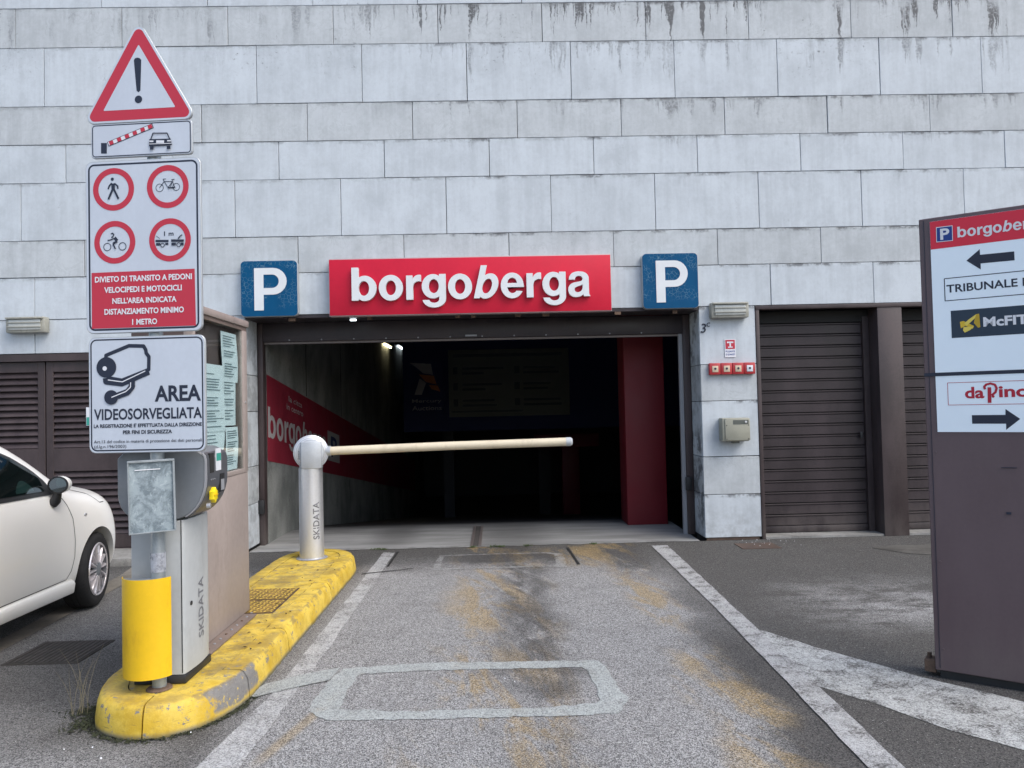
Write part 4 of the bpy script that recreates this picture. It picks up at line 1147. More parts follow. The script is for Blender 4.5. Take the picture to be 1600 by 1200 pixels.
for k, y in enumerate((2.35, 4.7, 7.1)):
    bx('formwork_joint', M['seam'], None, -2.6015, -2.5975, y, y + 0.02, 2.0 - 0.133 * y, 3.3, kind='structure')
cd = thing('ceiling_pipes', (-1.9, 3, 3.2), 'grey service pipes running along the ceiling inside the garage', 'pipes')
for k, (x, r_, z) in enumerate(((-2.25, 0.045, 3.28), (-2.05, 0.03, 3.30), (1.0, 0.06, 3.25))):
    MB().tube([(x, 0.95, z), (x, 9.0, z)], r_, 10).build('pipe', M['print_grey'], cd, smooth=True)
for y in (3.2, 6.2):
    bx('ceiling_beam', M['soffit'], None, -2.60, 7.69, y, y + 0.35, 3.05, 3.615, kind='structure')
tag(bx('red_pillar', M['pillar'], None, 1.578, 2.072, 1.17, 1.66, 0.0, 3.6, 0.012), 'wide red square pillar just inside the garage entrance on the right', 'pillar')
# long lit tubes high on the left wall
for i, (y0, y1, z, m, lb) in enumerate(((9.5, 10.6, 2.97, 'warm', 'nearer lit tube lamp high on the concrete wall inside the garage, warm yellow'), (12.0, 13.3, 3.12, 'cool', 'farther lit tube lamp high on the concrete wall inside the garage, cool white'))):
    lm = thing('tube_lamp', (-2.5, (y0 + y1) / 2, z), lb, 'lamp', group='tube lamps inside the garage')
    bx('housing', M['print_pale'], lm, -2.60, -2.50, y0 - 0.05, y1 + 0.05, z + 0.03, z + 0.07)
    bx('tube', M[m], lm, -2.57, -2.53, y0, y1, z - 0.01, z + 0.028)
bm_ = bx('cross_wall', M['navy'], None, -2.08, 7.69, 9.05, 9.35, 0.95, 3.6, kind='structure')
ib = thing('information_board', (0.3, 9.0, 1.2), 'large dim white information board hanging inside the dark garage', 'board')
bx('board_face', M['boarddim'], ib, -1.056, 1.655, 8.99, 9.03, 1.26, 2.765, 0.004)
def board_line(x0, x1, z, h=0.05, m='boardtext'):
    bx('print_line', M[m], ib, x0, x1, 8.984, 8.988, z, z + h)
board_line(-0.95, 1.5, 2.60, 0.07)
for k in range(3):
    board_line(-0.95, -0.85, 2.22 - k * 0.36, 0.16)
    for j in range(2):
        board_line(-0.75, -0.1 + rnd.uniform(-0.2, 0.3), 2.32 - k * 0.36 - j * 0.11)
        board_line(0.62, 1.2 + rnd.uniform(-0.1, 0.3), 2.32 - k * 0.36 - j * 0.11)
    board_line(0.42, 0.54, 2.22 - k * 0.36, 0.16)
board_line(-1.0, 0.6, 1.36, 0.04)
al = thing('auction_sign', (-1.56, 9.0, 1.4), 'dim navy sign with a winged orange and white letter beside the information board', 'sign')
bx('sign_face', M['navy'], al, -1.96, -1.16, 9.0, 9.04, 1.36, 2.58)
for pts, m in (([(-1.92, 2.50), (-1.44, 2.47), (-1.40, 2.22), (-1.62, 2.26), (-1.78, 2.40)], 'bandwhite'), ([(-1.72, 2.24), (-1.38, 2.20), (-1.32, 2.0), (-1.56, 2.06)], 'orange'),
               ([(-1.70, 2.15), (-1.56, 2.04), (-1.66, 1.78), (-1.82, 1.78)], 'bandwhite'), ([(-1.50, 2.0), (-1.30, 1.98), (-1.24, 1.84), (-1.44, 1.90)], 'orange')):
    link('emblem', mesh_of([(a, 8.996, b) for a, b in pts], [tuple(range(len(pts)))]), M[m], al)
for s, z in (('Mercury', 1.58), ('Auctions', 1.43)):
    vs, fs = text_fit(s, -1.88, -1.22, z, z + 0.10, lambda a, b, d: (a, 8.996, b), 0.01)
    link('lettering', mesh_of(vs, fs), M['bandwhite'], al)
tag(bx('red_column', M['pillar'], None, 1.62, 2.05, 11.0, 11.4, -1.3, 0.42, 0.01), 'dim red column deep in the garage under a red cross beam', 'column')
tag(bx('red_cross_beam', M['pillar'], None, 0.95, 2.55, 10.95, 11.45, 0.425, 0.75, 0.01), 'dim red cross beam deep in the dark garage', 'beam')
tag(bx('grey_column', M['dark'], None, -1.30, -1.05, 10.4, 10.7, -1.25, 3.6), 'faint grey column in the garage behind the barrier bar', 'column')
tag(bx('grey_column', M['dark'], None, 1.12, 1.42, 12.6, 12.9, -1.5, 3.6), 'faint grey column deep in the garage left of the red column', 'column')

# =================================================================== FACADE SIGNS
def parking_sign(x0, lb, rot=0.0):
    t = thing('parking_sign', (x0 + 0.3, -0.02, 2.8), lb, 'sign', group='blue parking signs over the entrance')
    o = rrect(x0, x0 + 0.60, 2.497, 3.092, 0.045)
    MB().prism(o, lambda p: (p[0], -0.075, p[1]), lambda p: (p[0], -0.004, p[1])).build('box_body', M['platerim'], t, 0.002, 1)
    o2 = rrect(x0 + 0.004, x0 + 0.596, 2.501, 3.088, 0.042)
    MB().prism(o2, lambda p: (p[0], -0.082, p[1]), lambda p: (p[0], -0.0755, p[1])).build('face', M['blue_crazed'], t)
    s = 0.6
    # letter P: measured outline
    X = lambda u: x0 + u; 
    outer = [(0.145, 0.065), (0.145, 0.515), (0.345, 0.515)]
    cx, cz, R_, r_ = 0.345, 0.373, 0.142, 0.0715
    mb = MB()
    arc = [(cx + R_ * math.cos(a), cz + R_ * math.sin(a)) for a in [RAD(90 - 15 * k) for k in range(13)]]
    iarc = [(cx - 0.012 + r_ * math.cos(a), cz + r_ * math.sin(a)) for a in [RAD(90 - 15 * k) for k in range(13)]]
    fn = lambda p: (x0 + p[0], -0.0865, 2.497 + p[1])
    # stem, bowl ring
    bk = lambda p: (x0 + p[0], -0.0822, 2.497 + p[1])
    mb.prism([(0.145, 0.065), (0.243, 0.065), (0.243, 0.515), (0.145, 0.515)], fn, bk)
    tp = [(0.2435, 0.515)] + arc + [(0.2435, 0.231)]
    ip = [(0.2435, cz + r_)] + iarc + [(0.2435, cz - r_)]
    for i in range(len(tp) - 1):
        mb.prism([tp[i], tp[i + 1], ip[i + 1], ip[i]], fn, bk)
    mb.build('letter_p', M['letter'], t)
    return t
parking_sign(-2.677, 'blue parking sign with a white P, left of the red borgoberga banner')
parking_sign(1.595, 'blue parking sign with a white P, right of the red borgoberga banner')

bn = thing('entrance_banner', (-0.24, 0, 2.8), 'long red sign with raised white borgoberga letters above the entrance', 'sign')
bx('sign_box', M['banner_edge'], bn, -1.738, 1.252, -0.115, -0.004, 2.479, 3.09, 0.003)
bx('face', M['banner'], bn, -1.732, 1.248, -0.122, -0.1155, 2.487, 3.078, 0.001)
wordmark(-1.490, 2.487 + 0.146, 2.512, lambda u, v, d: (u, -0.148 - d, v), M['letter'], bn, False, 0.024, 0.51)

# =================================================================== WALL FITTINGS
def wall_lamp(x0, z0, lb, w=0.41, h=0.17):
    t = thing('wall_lamp', (x0 + w / 2, 0, z0), lb, 'lamp', group='small cream wall lamps')
    bx('housing', M['lampbody'], t, x0, x0 + w, -0.10, -0.003, z0, z0 + h, 0.018)
    bx('lens', M['lens'], t, x0 + 0.04, x0 + w - 0.04, -0.112, -0.101, z0 + 0.03, z0 + h - 0.03, 0.004)
    for k in range(2):
        bx('rib', M['lampbody'], t, x0 + 0.03, x0 + w - 0.03, -0.122, -0.1125, z0 + 0.055 + 0.045 * k, z0 + 0.065 + 0.045 * k, 0.002)
    bx('hood', M['lampbody'], t, x0 + 0.015, x0 + w - 0.015, -0.13, -0.10, z0 + h - 0.026, z0 + h - 0.008, 0.004)
wall_lamp(-5.125, 2.375, 'dusty cream wall lamp above the louvred doors on the left')
wall_lamp(2.318, 2.382, 'cream wall lamp on the stone pier, above the red alarm buttons')
# house number
vs, fs = text_fit('3', 2.225, 2.285, 2.235, 2.335, lambda a, b, d: (a, -0.006 - d, b), 0.005, 0.15, 0.002)
vs2, fs2 = text_fit('c', 2.29, 2.33, 2.30, 2.345, lambda a, b, d: (a, -0.006 - d, b), 0.0, 0.15, 0.002)
hn = MB().add(vs, fs).add(vs2, fs2)
tag(link('house_number', mesh_of(hn.v, hn.f), M['ink']), 'black painted number 3 with a small c on the stone pier', 'number')
# sticker
st = thing('hydrant_sticker', (2.54, 0, 2.07), 'small red and white notice on the pier under the wall lamp', 'sticker')
bx('sheet', M['white'], st, 2.48, 2.60, -0.0055, -0.0035, 1.965, 2.162)
bx('red_square', M['red'], st, 2.489, 2.591, -0.0075, -0.006, 2.055, 2.152)
mb = MB()
for a in ((2.505, 2.575, 2.118, 2.134), (2.532, 2.548, 2.08, 2.1175), (2.515, 2.565, 2.068, 2.0795)):
    mb.box(a[0], a[1], -0.0087, -0.0077, a[2], a[3])
mb.build('pictogram', M['white'], st)
for s, z in (('PULSANTE', 2.018), ('DI SGANCIO', 1.985)):
    vs, fs = text_fit(s, 2.49, 2.59, z, z + 0.02, lambda a, b, d: (a, -0.006, b), 0.03)
    link('lettering', mesh_of(vs, fs), M['blue'], st)
for k in range(4):
    x = 2.295 + k * 0.1245
    lb = ['leftmost red alarm button of the row of four on the pier', 'second red alarm button from the left, cream insert', 'third red alarm button from the left, cream insert', 'rightmost red alarm button of the row, with a white insert'][k]
    t = thing('alarm_button', (x + 0.06, 0, 1.84), lb, 'alarm button', group='row of red alarm buttons')
    bx('housing', M['alarm'], t, x, x + 0.121, -0.055, -0.003, 1.778, 1.903, 0.008)
    bx('insert', M['alarm_w2' if k == 3 else 'alarm_w'], t, x + 0.028, x + 0.094, -0.0595, -0.0555, 1.805, 1.872, 0.002)
    MB().lathe([(0, 0.0), (0.012, 0.0), (0.012, 0.003), (0, 0.004)], 12, lambda a, b, h, x=x: (x + 0.061 + a, -0.0597 - h, 1.842 + b)).build('button', M['ink'], t)
t = thing('control_box', (2.54, 0, 1.18), 'grey-beige metal control box mounted on the stone pier', 'box')
bx('case', M['beige'], t, 2.39, 2.675, -0.14, -0.003, 1.065, 1.312, 0.008)
bx('door', M['beige'], t, 2.415, 2.68, -0.155, -0.141, 1.075, 1.307, 0.005)
bx('label_strip', M['beige_d'], t, 2.50, 2.665, -0.1575, -0.1555, 1.245, 1.29)
MB().lathe([(0, 0), (0.012, 0), (0.012, 0.005), (0, 0.006)], 12, lambda a, b, h: (2.635 + a, -0.158 - h, 1.268 + b)).build('lock', M['alu'], t)
for x, z in ((2.43, 1.09), (2.662, 1.09), (2.43, 1.235), (2.662, 1.235)):
    MB().lathe([(0, 0), (0.005, 0), (0.005, 0.003), (0, 0.004)], 8, lambda a, b, h, x=x, z=z: (x + a, -0.1555 - h, z + b)).build('screw', M['black'], t)
bx('cable_gland', M['beige_d'], t, 2.51, 2.58, -0.10, -0.04, 1.042, 1.066)
# green sticker on the louvred doors
t = thing('door_sticker', (-4.31, 0.04, 1.48), 'small green and white sticker on the louvred door beside the signpost', 'sticker')
bx('sheet', M['white'], t, -4.36, -4.22, 0.028, 0.040, 1.385, 1.58)
bx('green_field', M['sticker_green'], t, -4.355, -4.225, 0.025, 0.0275, 1.39, 1.475)

# =================================================================== KERB ISLAND
OUT = [(-1.335, -4.10), (-1.345, -4.20), (-1.375, -4.34), (-1.437, -4.475), (-1.53, -4.575), (-1.663, -4.618), (-1.79, -4.59), (-1.915, -4.50), (-1.99, -4.36), (-2.04, -4.2), (-2.05, -4.0),
       (-2.05, -3.2), (-2.05, -2.4), (-2.05, -1.75), (-2.045, -1.13), (-2.01, -0.92), (-1.92, -0.76), (-1.80, -0.69), (-1.68, -0.665), (-1.55, -0.71), (-1.43, -0.82), (-1.355, -1.0), (-1.335, -1.2),
       (-1.335, -2.17), (-1.335, -3.0), (-1.335, -3.40)]
def path_resample(P, step):
    P = [Vector(p) for p in P]; out = []
    for i in range(len(P)):
        a, b = P[i], P[(i + 1) % len(P)]
        m = max(1, round((b - a).length / step))
        out += [a.lerp(b, k / m) for k in range(m)]
    return out
RP = path_resample(OUT, 0.045)
for _ in range(3):
    RP = [(RP[i - 1] + RP[i] * 2 + RP[(i + 1) % len(RP)]) / 4 for i in range(len(RP))]
NRM = []
for i in range(len(RP)):
    t_ = (RP[(i + 1) % len(RP)] - RP[i - 1]).normalized()
    NRM.append(Vector((t_.y, -t_.x)))       # outward or inward decided below
cen = Vector((-1.69, -2.6))
if (RP[0] - cen).dot(NRM[0]) < 0: NRM = [-n_ for n_ in NRM]
isl = bpy.data.objects.new('kerb_island', None); COL.objects.link(isl)
isl.location = (-1.69, -2.6, 0); isl['kind'] = 'structure'
KW = 0.125
prof = [(0.024, -0.02), (0.020, 0.03), (0.010, 0.105), (0.0, 0.128), (-0.012, 0.143), (-0.030, 0.150), (-KW, 0.150), (-KW, 0.0)]
joints = []
for jx, jy in ((-1.335, -3.40), (-1.335, -4.16), (-1.675, -4.618), (-2.04, -4.2), (-2.05, -3.2), (-2.05, -2.2), (-2.046, -1.2), (-1.68, -0.665), (-1.335, -1.2), (-1.335, -2.17)):
    joints.append(min(range(len(RP)), key=lambda i: (RP[i] - Vector((jx, jy))).length))
joints = sorted(set(joints))
for a, b in zip(joints, joints[1:] + [joints[0] + len(RP)]):
    mb = MB(); cols = b - a + 1
    for i in range(a, b + 1):
        p = RP[i % len(RP)]; nn = NRM[i % len(RP)]
        tt = Vector((-nn.y, nn.x)); sh = 0.0
        if i == a: sh = 0.004
        if i == b: sh = -0.004
        d_ = (RP[(i + 1) % len(RP)] - RP[i % len(RP)]).normalized()
        for o_, z in prof:
            w_ = rnd.uniform(-0.003, 0.003)
            q_ = p + nn * (o_ + w_) + d_ * sh
            mb.v.append((q_.x, q_.y, z + rnd.uniform(-0.0025, 0.0015)))
    m_ = len(prof)
    for c_ in range(cols - 1):
        for k in range(m_):
            k2 = (k + 1) % m_
            mb.f.append((c_ * m_ + k, (c_ + 1) * m_ + k, (c_ + 1) * m_ + k2, c_ * m_ + k2))
    mb.f.append(tuple(range(m_))); mb.f.append(tuple((cols - 1) * m_ + k for k in range(m_))[::-1])
    ks = mb.build('kerb_stone', M['kerb'], isl)
    auto_smooth(ks.data, 50)
inner = [(RP[i] - NRM[i] * (KW + 0.004)) for i in range(len(RP))]
bm = bmesh.new()
vs = [bm.verts.new((p.x, p.y, 0.1465)) for p in inner]
bm.faces.new(vs); me = bpy.data.meshes.new('infill'); bm.to_mesh(me); bm.free()
link('infill_slab', me, M['kerb'], isl)

ik = 'inspection covers on the kerb island'
for lb, y0, y1 in (('farther yellow painted checker plate cover on the kerb island', -2.66, -2.335), ('nearer yellow painted checker plate cover on the kerb island', -3.02, -2.69)):
    t = thing('inspection_cover', (-1.72, (y0 + y1) / 2, 0.147), lb, 'cover', group=ik)
    bx('plate', M['cover'], t, -1.90, -1.535, y0, y1, 0.140, 0.1525)
    mb = MB()
    for i in range(11):
        for j in range(9):
            x = -1.885 + i * 0.034; y = y0 + 0.02 + j * 0.036
            an = RAD(45 if (i + j) % 2 else -45)
            if rnd.random() < 0.12: continue
            c_, s_ = math.cos(an) * 0.019, math.sin(an) * 0.019
            mb.add([(x - c_, y - s_, 0.1527), (x + s_ * 0.4, y - c_ * 0.4, 0.1565), (x + c_, y + s_, 0.1527), (x - s_ * 0.4, y + c_ * 0.4, 0.1565)], [(0, 1, 2, 3)])
    o = mb.build('tread_studs', M['stud'], t); o['kind'] = 'stuff'
    for a in ((-1.912, -1.902, y0 - 0.012, y1 + 0.012), (-1.533, -1.523, y0 - 0.012, y1 + 0.012)):
        bx('rim', M['iron'], t, a[0], a[1], a[2], a[3], 0.140, 0.151)
    bx('rim', M['iron'], t, -1.90, -1.535, y0 - 0.012, y0 - 0.002, 0.140, 0.151)

# drain grate at the left, rusty cover near the pier, patch on the right
t = thing('drain_grate', (-2.8, -3.26, 0), 'dark square cast iron drain grate in the asphalt left of the island', 'drain')
bx('frame', M['grate'], t, -3.02, -2.56, -3.50, -3.04, -0.03, 0.004)
bx('grit', M['grit'], t, -3.018, -2.562, -3.498, -3.042, 0.0041, 0.0065)
for k in range(13):
    x = -3.0 + k * 0.034
    bx('bar', M['grate'], t, x, x + 0.016, -3.48, -3.06, 0.0067, 0.011)
tag(bx('rusty_cover', M['iron'], None, 2.45, 2.84, -0.52, -0.22, -0.02, 0.006), 'flat rusty iron cover in the asphalt at the foot of the pier', 'cover')
sheet('concrete_patch', [(3.72, -0.62), (4.1, -0.52), (4.6, -0.55), (4.7, -1.05), (4.2, -1.15), (3.9, -0.95)], 0.004, M['patchc'], None, 0.03, kind='structure')

# =================================================================== BARRIER
BX, BY = -1.712, -1.14
bg = thing('barrier_gate', (BX, BY, 0.15), 'closed barrier with a round silver post and a cream bar across the lane', 'barrier')
cyl = lambda a, b, h: (BX + a, BY + b, h)
o = MB().lathe([(0.0, 0.149), (0.118, 0.149), (0.118, 0.153), (0.109, 0.156), (0.107, 0.97), (0.0, 0.97)], 40, cyl).build('post', M['alu'], bg, smooth=True)
MB().lathe([(0.125, 0.148), (0.14, 0.150), (0.135, 0.155), (0.108, 0.154)], 40, cyl).build('grout_ring', M['print_pale'], bg)
# head: a short thick drum facing the lane side and a boxy collar
R_ = 0.154
HZ = 1.112
ax = Vector((math.sin(RAD(14)), -math.cos(RAD(14)), 0))
sx = Vector((math.cos(RAD(14)), math.sin(RAD(14)), 0))
hc = Vector((BX + 0.005, BY, HZ))
def hd(a, b, h): return tuple(hc + sx * a + Vector((0, 0, b)) + ax * h)
MB().lathe([(0, -0.115), (0.12, -0.115), (R_, -0.095), (R_, 0.060), (0.132, 0.072), (0, 0.074)], 44, hd).build('head_drum', M['alu_head'], bg, smooth=True)
MB().lathe([(0.118, 0.0745), (0.136, 0.070), (R_ + 0.003, 0.058), (R_ + 0.003, 0.03), (R_ - 0.002, 0.03)], 44, hd).build('head_cap_ring', M['alu'], bg, smooth=True)
pr = []
for k in range(13):
    a = RAD(180 - 15 * k); pr.append((-0.0 + 0.105 * math.cos(a), 0.105 * 0.92 * math.sin(a)))
mb = MB().prism([(-0.118, 0.02), (-0.098, 0.128), (0.0, 0.150), (0.098, 0.128), (0.118, 0.02)],
                lambda p: tuple(hc + sx * (p[0] * 0.9) + ax * (p[1] * 0.78) + Vector((0, 0, -0.143))), lambda p: tuple(hc + sx * (p[0] * 0.9) + ax * (p[1] * 0.78) + Vector((0, 0, 0.098))))
mb.build('head_front', M['alu_head'], bg, 0.006)
for k in range(8):
    a = RAD(20 + 45 * k)
    q_ = hc + sx * (0.147 * math.cos(a)) + Vector((0, 0, 0.147 * math.sin(a))) + ax * 0.045
    dd = (sx * math.cos(a) + Vector((0, 0, math.sin(a)))).normalized()
    MB().tube([q_ - dd * 0.004, q_ + dd * 0.004], 0.0065, 8).build('screw', M['black'], bg)
# rectangular badge on the head
vs, fs = text_fit('SKIDATA', -0.04, 0.04, -0.007, 0.007, lambda a, b, d: tuple(hc + sx * (-0.108 + b) + Vector((0, 0, a - 0.02)) + ax * 0.0765), 0.01)
link('lettering', mesh_of(vs, fs), M['print_grey'], bg)
# vertical lettering wrapped round the post, reading upwards
def wrap(a, b, d, r=0.1118):
    an = RAD(-54) + a / r
    return (BX + r * math.cos(an), BY + r * math.sin(an), b)
vs, fs = text_fit('SKIDATA', 0.33, 0.665, -0.030, 0.030, lambda a, b, d: wrap(-b, a, d), 0.012, 0, 0, 4)
link('lettering', mesh_of(vs, fs), M['logo_grey'], bg)
a0 = Vector((-1.575, BY + 0.005, 1.118)); a1 = Vector((0.64, -1.10, 1.150))
MB().tube([a0 - Vector((0.03, 0, 0)), a0 + Vector((0.05, 0, 0))], 0.047, 20).build('arm_socket', M['alu_head'], bg, smooth=True)
MB().tube([a0 + Vector((0.04, 0, 0.0005)), a0.lerp(a1, 0.5) + Vector((0, 0, 0.004)), a1], 0.039, 24).build('bar', M['bar'], bg, smooth=True)
MB().tube([a1 + Vector((0.0005, 0, 0)), a1 + Vector((0.045, 0, 0)), a1 + Vector((0.06, 0, 0))], [0.041, 0.041, 0.028], 20).build('bar_end_cap', M['cap'], bg, smooth=True)

# =================================================================== SIGN POST
SPX, SPY = -1.70, -4.43
sp = thing('sign_post', (SPX, SPY, 0.15), 'grey post on the island nose carrying stacked warning and prohibition signs', 'signpost', rz=-0.1)
PY = 0.045    # the pole stands behind the plates (local)
PX = 0.012
L = True
def lc(fn_mb): return fn_mb
mb = MB().tube([(PX, PY, 0.0), (PX, PY, 3.12)], 0.033, 22); mb.build('pole', M['pole'], sp, smooth=True, local=True)
MB().lathe([(0.045, -0.001), (0.062, 0.0), (0.055, 0.008), (0.034, 0.012)], 20, lambda a, b, h: (PX + a, PY + b, h)).build('base_flange', M['rust'], sp, local=True)
MB().lathe([(0.0348, 0.57), (0.0352, 0.575), (0.0352, 0.66), (0.0348, 0.665)], 22, lambda a, b, h: (PX + a, PY + b, h)).build('tape_band', M['tape'], sp, local=True)
ZB = 0.15
def plate(name, x0, x1, z0, z1, border=0.012, bw=0.009, r=0.032, y=0.0, lab=None):
    o = rrect(x0, x1, z0 - ZB, z1 - ZB, r)
    p = MB().prism(o, lambda p: (p[0], y - 0.004, p[1]), lambda p: (p[0], y + 0.012, p[1])).build(name, M['platerim'], sp, 0.002, 1, local=True)
    if lab: p['label'] = lab
    o2 = rrect(x0 + 0.004, x1 - 0.004, z0 - ZB + 0.004, z1 - ZB - 0.004, r - 0.004)
    link('sheeting', mesh_of([(a, y - 0.0046, b) for a, b in o2], [tuple(range(len(o2)))]), M['plate'], p, local=True)
    i1 = rrect(x0 + border, x1 - border, z0 - ZB + border, z1 - ZB - border, r * 0.9)
    i2 = rrect(x0 + border + bw, x1 - border - bw, z0 - ZB + border + bw, z1 - ZB - border - bw, max(0.005, r * 0.9 - bw))
    n = len(i1)
    link('border_line', mesh_of([(a, y - 0.0050, b) for a, b in i1 + i2], [(k, (k + 1) % n, n + (k + 1) % n, n + k) for k in range(n)]), M['ink'], p, local=True)
    return p
S0 = -0.0054
# warning triangle
def rtri(pts, r):
    out = []
    n = len(pts)
    for i in range(n):
        p = Vector(pts[i]); a = (Vector(pts[i - 1]) - p).normalized(); b = (Vector(pts[(i + 1) % n]) - p).normalized()
        ang = a.angle(b) / 2
        d = r / math.tan(ang)
        c = p + (a + b).normalized() * (r / math.sin(ang))
        s0 = p + a * d; s1 = p + b * d
        t0 = math.atan2(s0.y - c.y, s0.x - c.x); t1 = math.atan2(s1.y - c.y, s1.x - c.x)
        while t1 - t0 > math.pi: t1 -= 2 * math.pi
        while t1 - t0 < -math.pi: t1 += 2 * math.pi
        out += [(c.x + r * math.cos(t0 + (t1 - t0) * k / 6), c.y + r * math.sin(t0 + (t1 - t0) * k / 6)) for k in range(7)]
    return out
TR = [(-0.0355, 3.460), (-0.332, 2.945), (0.261, 2.945)]
tr = MB().prism(rtri([(a, b - ZB) for a, b in TR], 0.035), lambda p: (p[0], -0.004, p[1]), lambda p: (p[0], 0.012, p[1])).build('warning_triangle', M['platerim'], sp, 0.002, 1, local=True)
cx_, cz_ = -0.0355, 3.117
def shr(k): return [((a - cx_) * k + cx_, (b - cz_) * k + cz_ - ZB) for a, b in TR]
for k, m, y, r in ((0.985, 'plate', -0.0046, 0.034), (0.93, 'red', -0.0050, 0.026)):
    o = rtri(shr(k), r); link({'plate': 'white_rim', 'red': 'red_triangle'}[m], mesh_of([(a, y, b) for a, b in o], [tuple(range(len(o)))]), M[m], tr, local=True)
o = rtri(shr(0.63), 0.004); link('white_triangle', mesh_of([(a, -0.0054, b) for a, b in o], [tuple(range(len(o)))]), M['plate'], tr, local=True)
art('exclamation_mark', ART['tri'][2:], tr, S0 - 0.0004, ZB)
p = plate('barrier_plate', -0.287, 0.234, 2.772, 2.944, 0.006, 0.005, 0.018)
art('barrier_pictogram', ART['bar'], p, S0, ZB)
p = plate('prohibition_plate', -0.318, 0.275, 1.899, 2.757, 0.014, 0.009, 0.035)
for k, nm in zip(range(4), ('ped', 'bic', 'dis', 'dis')):
    art('red_ring', [ART['rings'][k]], p, S0, ZB)
for nm, on in (('ped', 'pedestrian_pictogram'), ('bic', 'bicycle_pictogram'), ('mot', 'motorcycle_pictogram'), ('dis', 'distance_pictogram')):
    art(on, ART[nm], p, S0, ZB)
rx = ART['redpanel'][0][2]
art('red_panel', [('poly', 'red', [(-0.289, rx[0][1]), (rx[1][0], rx[1][1]), (0.244, 1.9245), (-0.289, 1.9245)])], p, S0, ZB)
art('lettering', ART['redtext'], p, S0 - 0.001, ZB, 0.03)
p = plate('surveillance_plate', -0.309, 0.287, 1.309, 1.881, 0.010, 0.007, 0.035)
art('camera_pictogram', ART['vid'], p, S0, ZB)
art('lettering', ART['vtext'], p, S0, ZB, 0.012)
# blank weathered plate with a raised frame
gw = 0.104
gp = MB().box(-gw, gw, 0.0, 0.014, 0.925 - ZB, 1.276 - ZB).build('blank_plate', M['galv'], sp, 0.002, 1, local=True)
for a in ((-gw, gw, 1.266, 1.276), (-gw, gw, 0.925, 0.931), (-gw, -gw + 0.007, 0.932, 1.265), (gw - 0.010, gw, 0.932, 1.265)):
    MB().box(a[0], a[1], -0.014, -0.001, a[2] - ZB, a[3] - ZB).build('frame_edge', M['pole'], gp, 0.001, 1, local=True)
MB().box(-0.072, 0.04, -0.004, -0.001, 1.228 - ZB, 1.232 - ZB).build('scratch', M['white'], gp, local=True)
gp.location = (0.047, -0.035, 0)
gp.rotation_euler = (0, RAD(-1.0), 0.55)
for z in (1.02, 1.22, 1.42, 1.78, 2.05, 2.60, 2.85, 3.05):
    MB().lathe([(0.034, z - ZB - 0.012), (0.038, z - ZB - 0.012), (0.038, z - ZB + 0.012), (0.034, z - ZB + 0.012)], 20, lambda a, b, h: (PX + a, PY + b, h)).build('clamp', M['pole'], sp, local=True)
# yellow curved guard, open at the back
mb = MB(); cols = 18
R0 = 0.145
for k in range(cols + 1):
    a = RAD(-158 + 136 * k / cols)
    for r in (R0, R0 - 0.004):
        for z in (0.222 - ZB, 0.700 - ZB):
            mb.v.append((0.0 - 0.038 + r * math.cos(a) * 0.93, PY + 0.035 + r * math.sin(a), z))
for k in range(cols):
    i = 4 * k; j = 4 * (k + 1)
    mb.f += [(i, j, j + 1, i + 1), (i + 2, i + 3, j + 3, j + 2), (i, i + 2, j + 2, j), (i + 1, j + 1, j + 3, i + 3)]
mb.f += [(0, 1, 3, 2), (4 * cols, 4 * cols + 2, 4 * cols + 3, 4 * cols + 1)]
gd = mb.build('impact_guard', M['guard'], sp, local=True); auto_smooth(gd.data, 50)
cap_ = [(-0.038 + 0.1395 * math.cos(RAD(-158 + 136 * k / 18)) * 0.93, PY + 0.035 + 0.1395 * math.sin(RAD(-158 + 136 * k / 18))) for k in range(19)]
MB().prism(cap_, lambda p: (p[0], p[1], 0.685 - ZB), lambda p: (p[0], p[1], 0.690 - ZB)).build('guard_cap', M['pole'], gd, local=True)
for z in (0.27, 0.64):
    MB().box(-0.148, 0.095, PY - 0.012, PY - 0.004, z, z + 0.03).build('guard_bracket', M['pole'], sp, local=True) if False else None

# =================================================================== TICKET TERMINAL
tt = thing('ticket_terminal', (-1.71, -4.16, 0.15), 'grey entry ticket terminal with a rounded head behind the signpost', 'ticket machine')
X0, X1, Y0, Y1 = -1.845, -1.585, -4.325, -3.99
bx('plinth', M['black'], tt, X0 + 0.01, X1 + 0.008, Y0 - 0.006, Y1 + 0.005, 0.149, 0.19, 0.006)
# column: slight bowed lane side
def bow(t): return X1 + 0.012 * math.sin(math.pi * t)
out = [(X0, Y0), (X1 - 0.01, Y0)] + [(bow(k / 8), Y0 + 0.008 + (Y1 - Y0 - 0.016) * k / 8) for k in range(9)] + [(X1 - 0.01, Y1), (X0, Y1)]
MB().prism(out, lambda p: (p[0], p[1], 0.191), lambda p: (p[0], p[1], 0.96)).build('column', M['term'], tt, 0.003, 1)
bx('door_seam', M['seam'], tt, X1 - 0.013, X1 - 0.009, Y0 - 0.0012, Y0 + 0.002, 0.20, 0.96)
vs, fs = text_fit('SKIDATA', 0.325, 0.635, -0.034, 0.034, lambda a, b, d: (bow(0.5 - b / 0.32) + 0.0015, (Y0 + Y1) / 2 + 0.02 - b, a), 0.016)
link('lettering', mesh_of(vs, fs), M['logo_grey'], tt)
MB().lathe([(0, 0), (0.011, 0), (0.011, 0.004), (0, 0.005)], 14, lambda a, b, h: (bow(0.2) + 0.001 + h, Y0 + 0.07 + a, 0.53 + b)).build('lock', M['black'], tt)
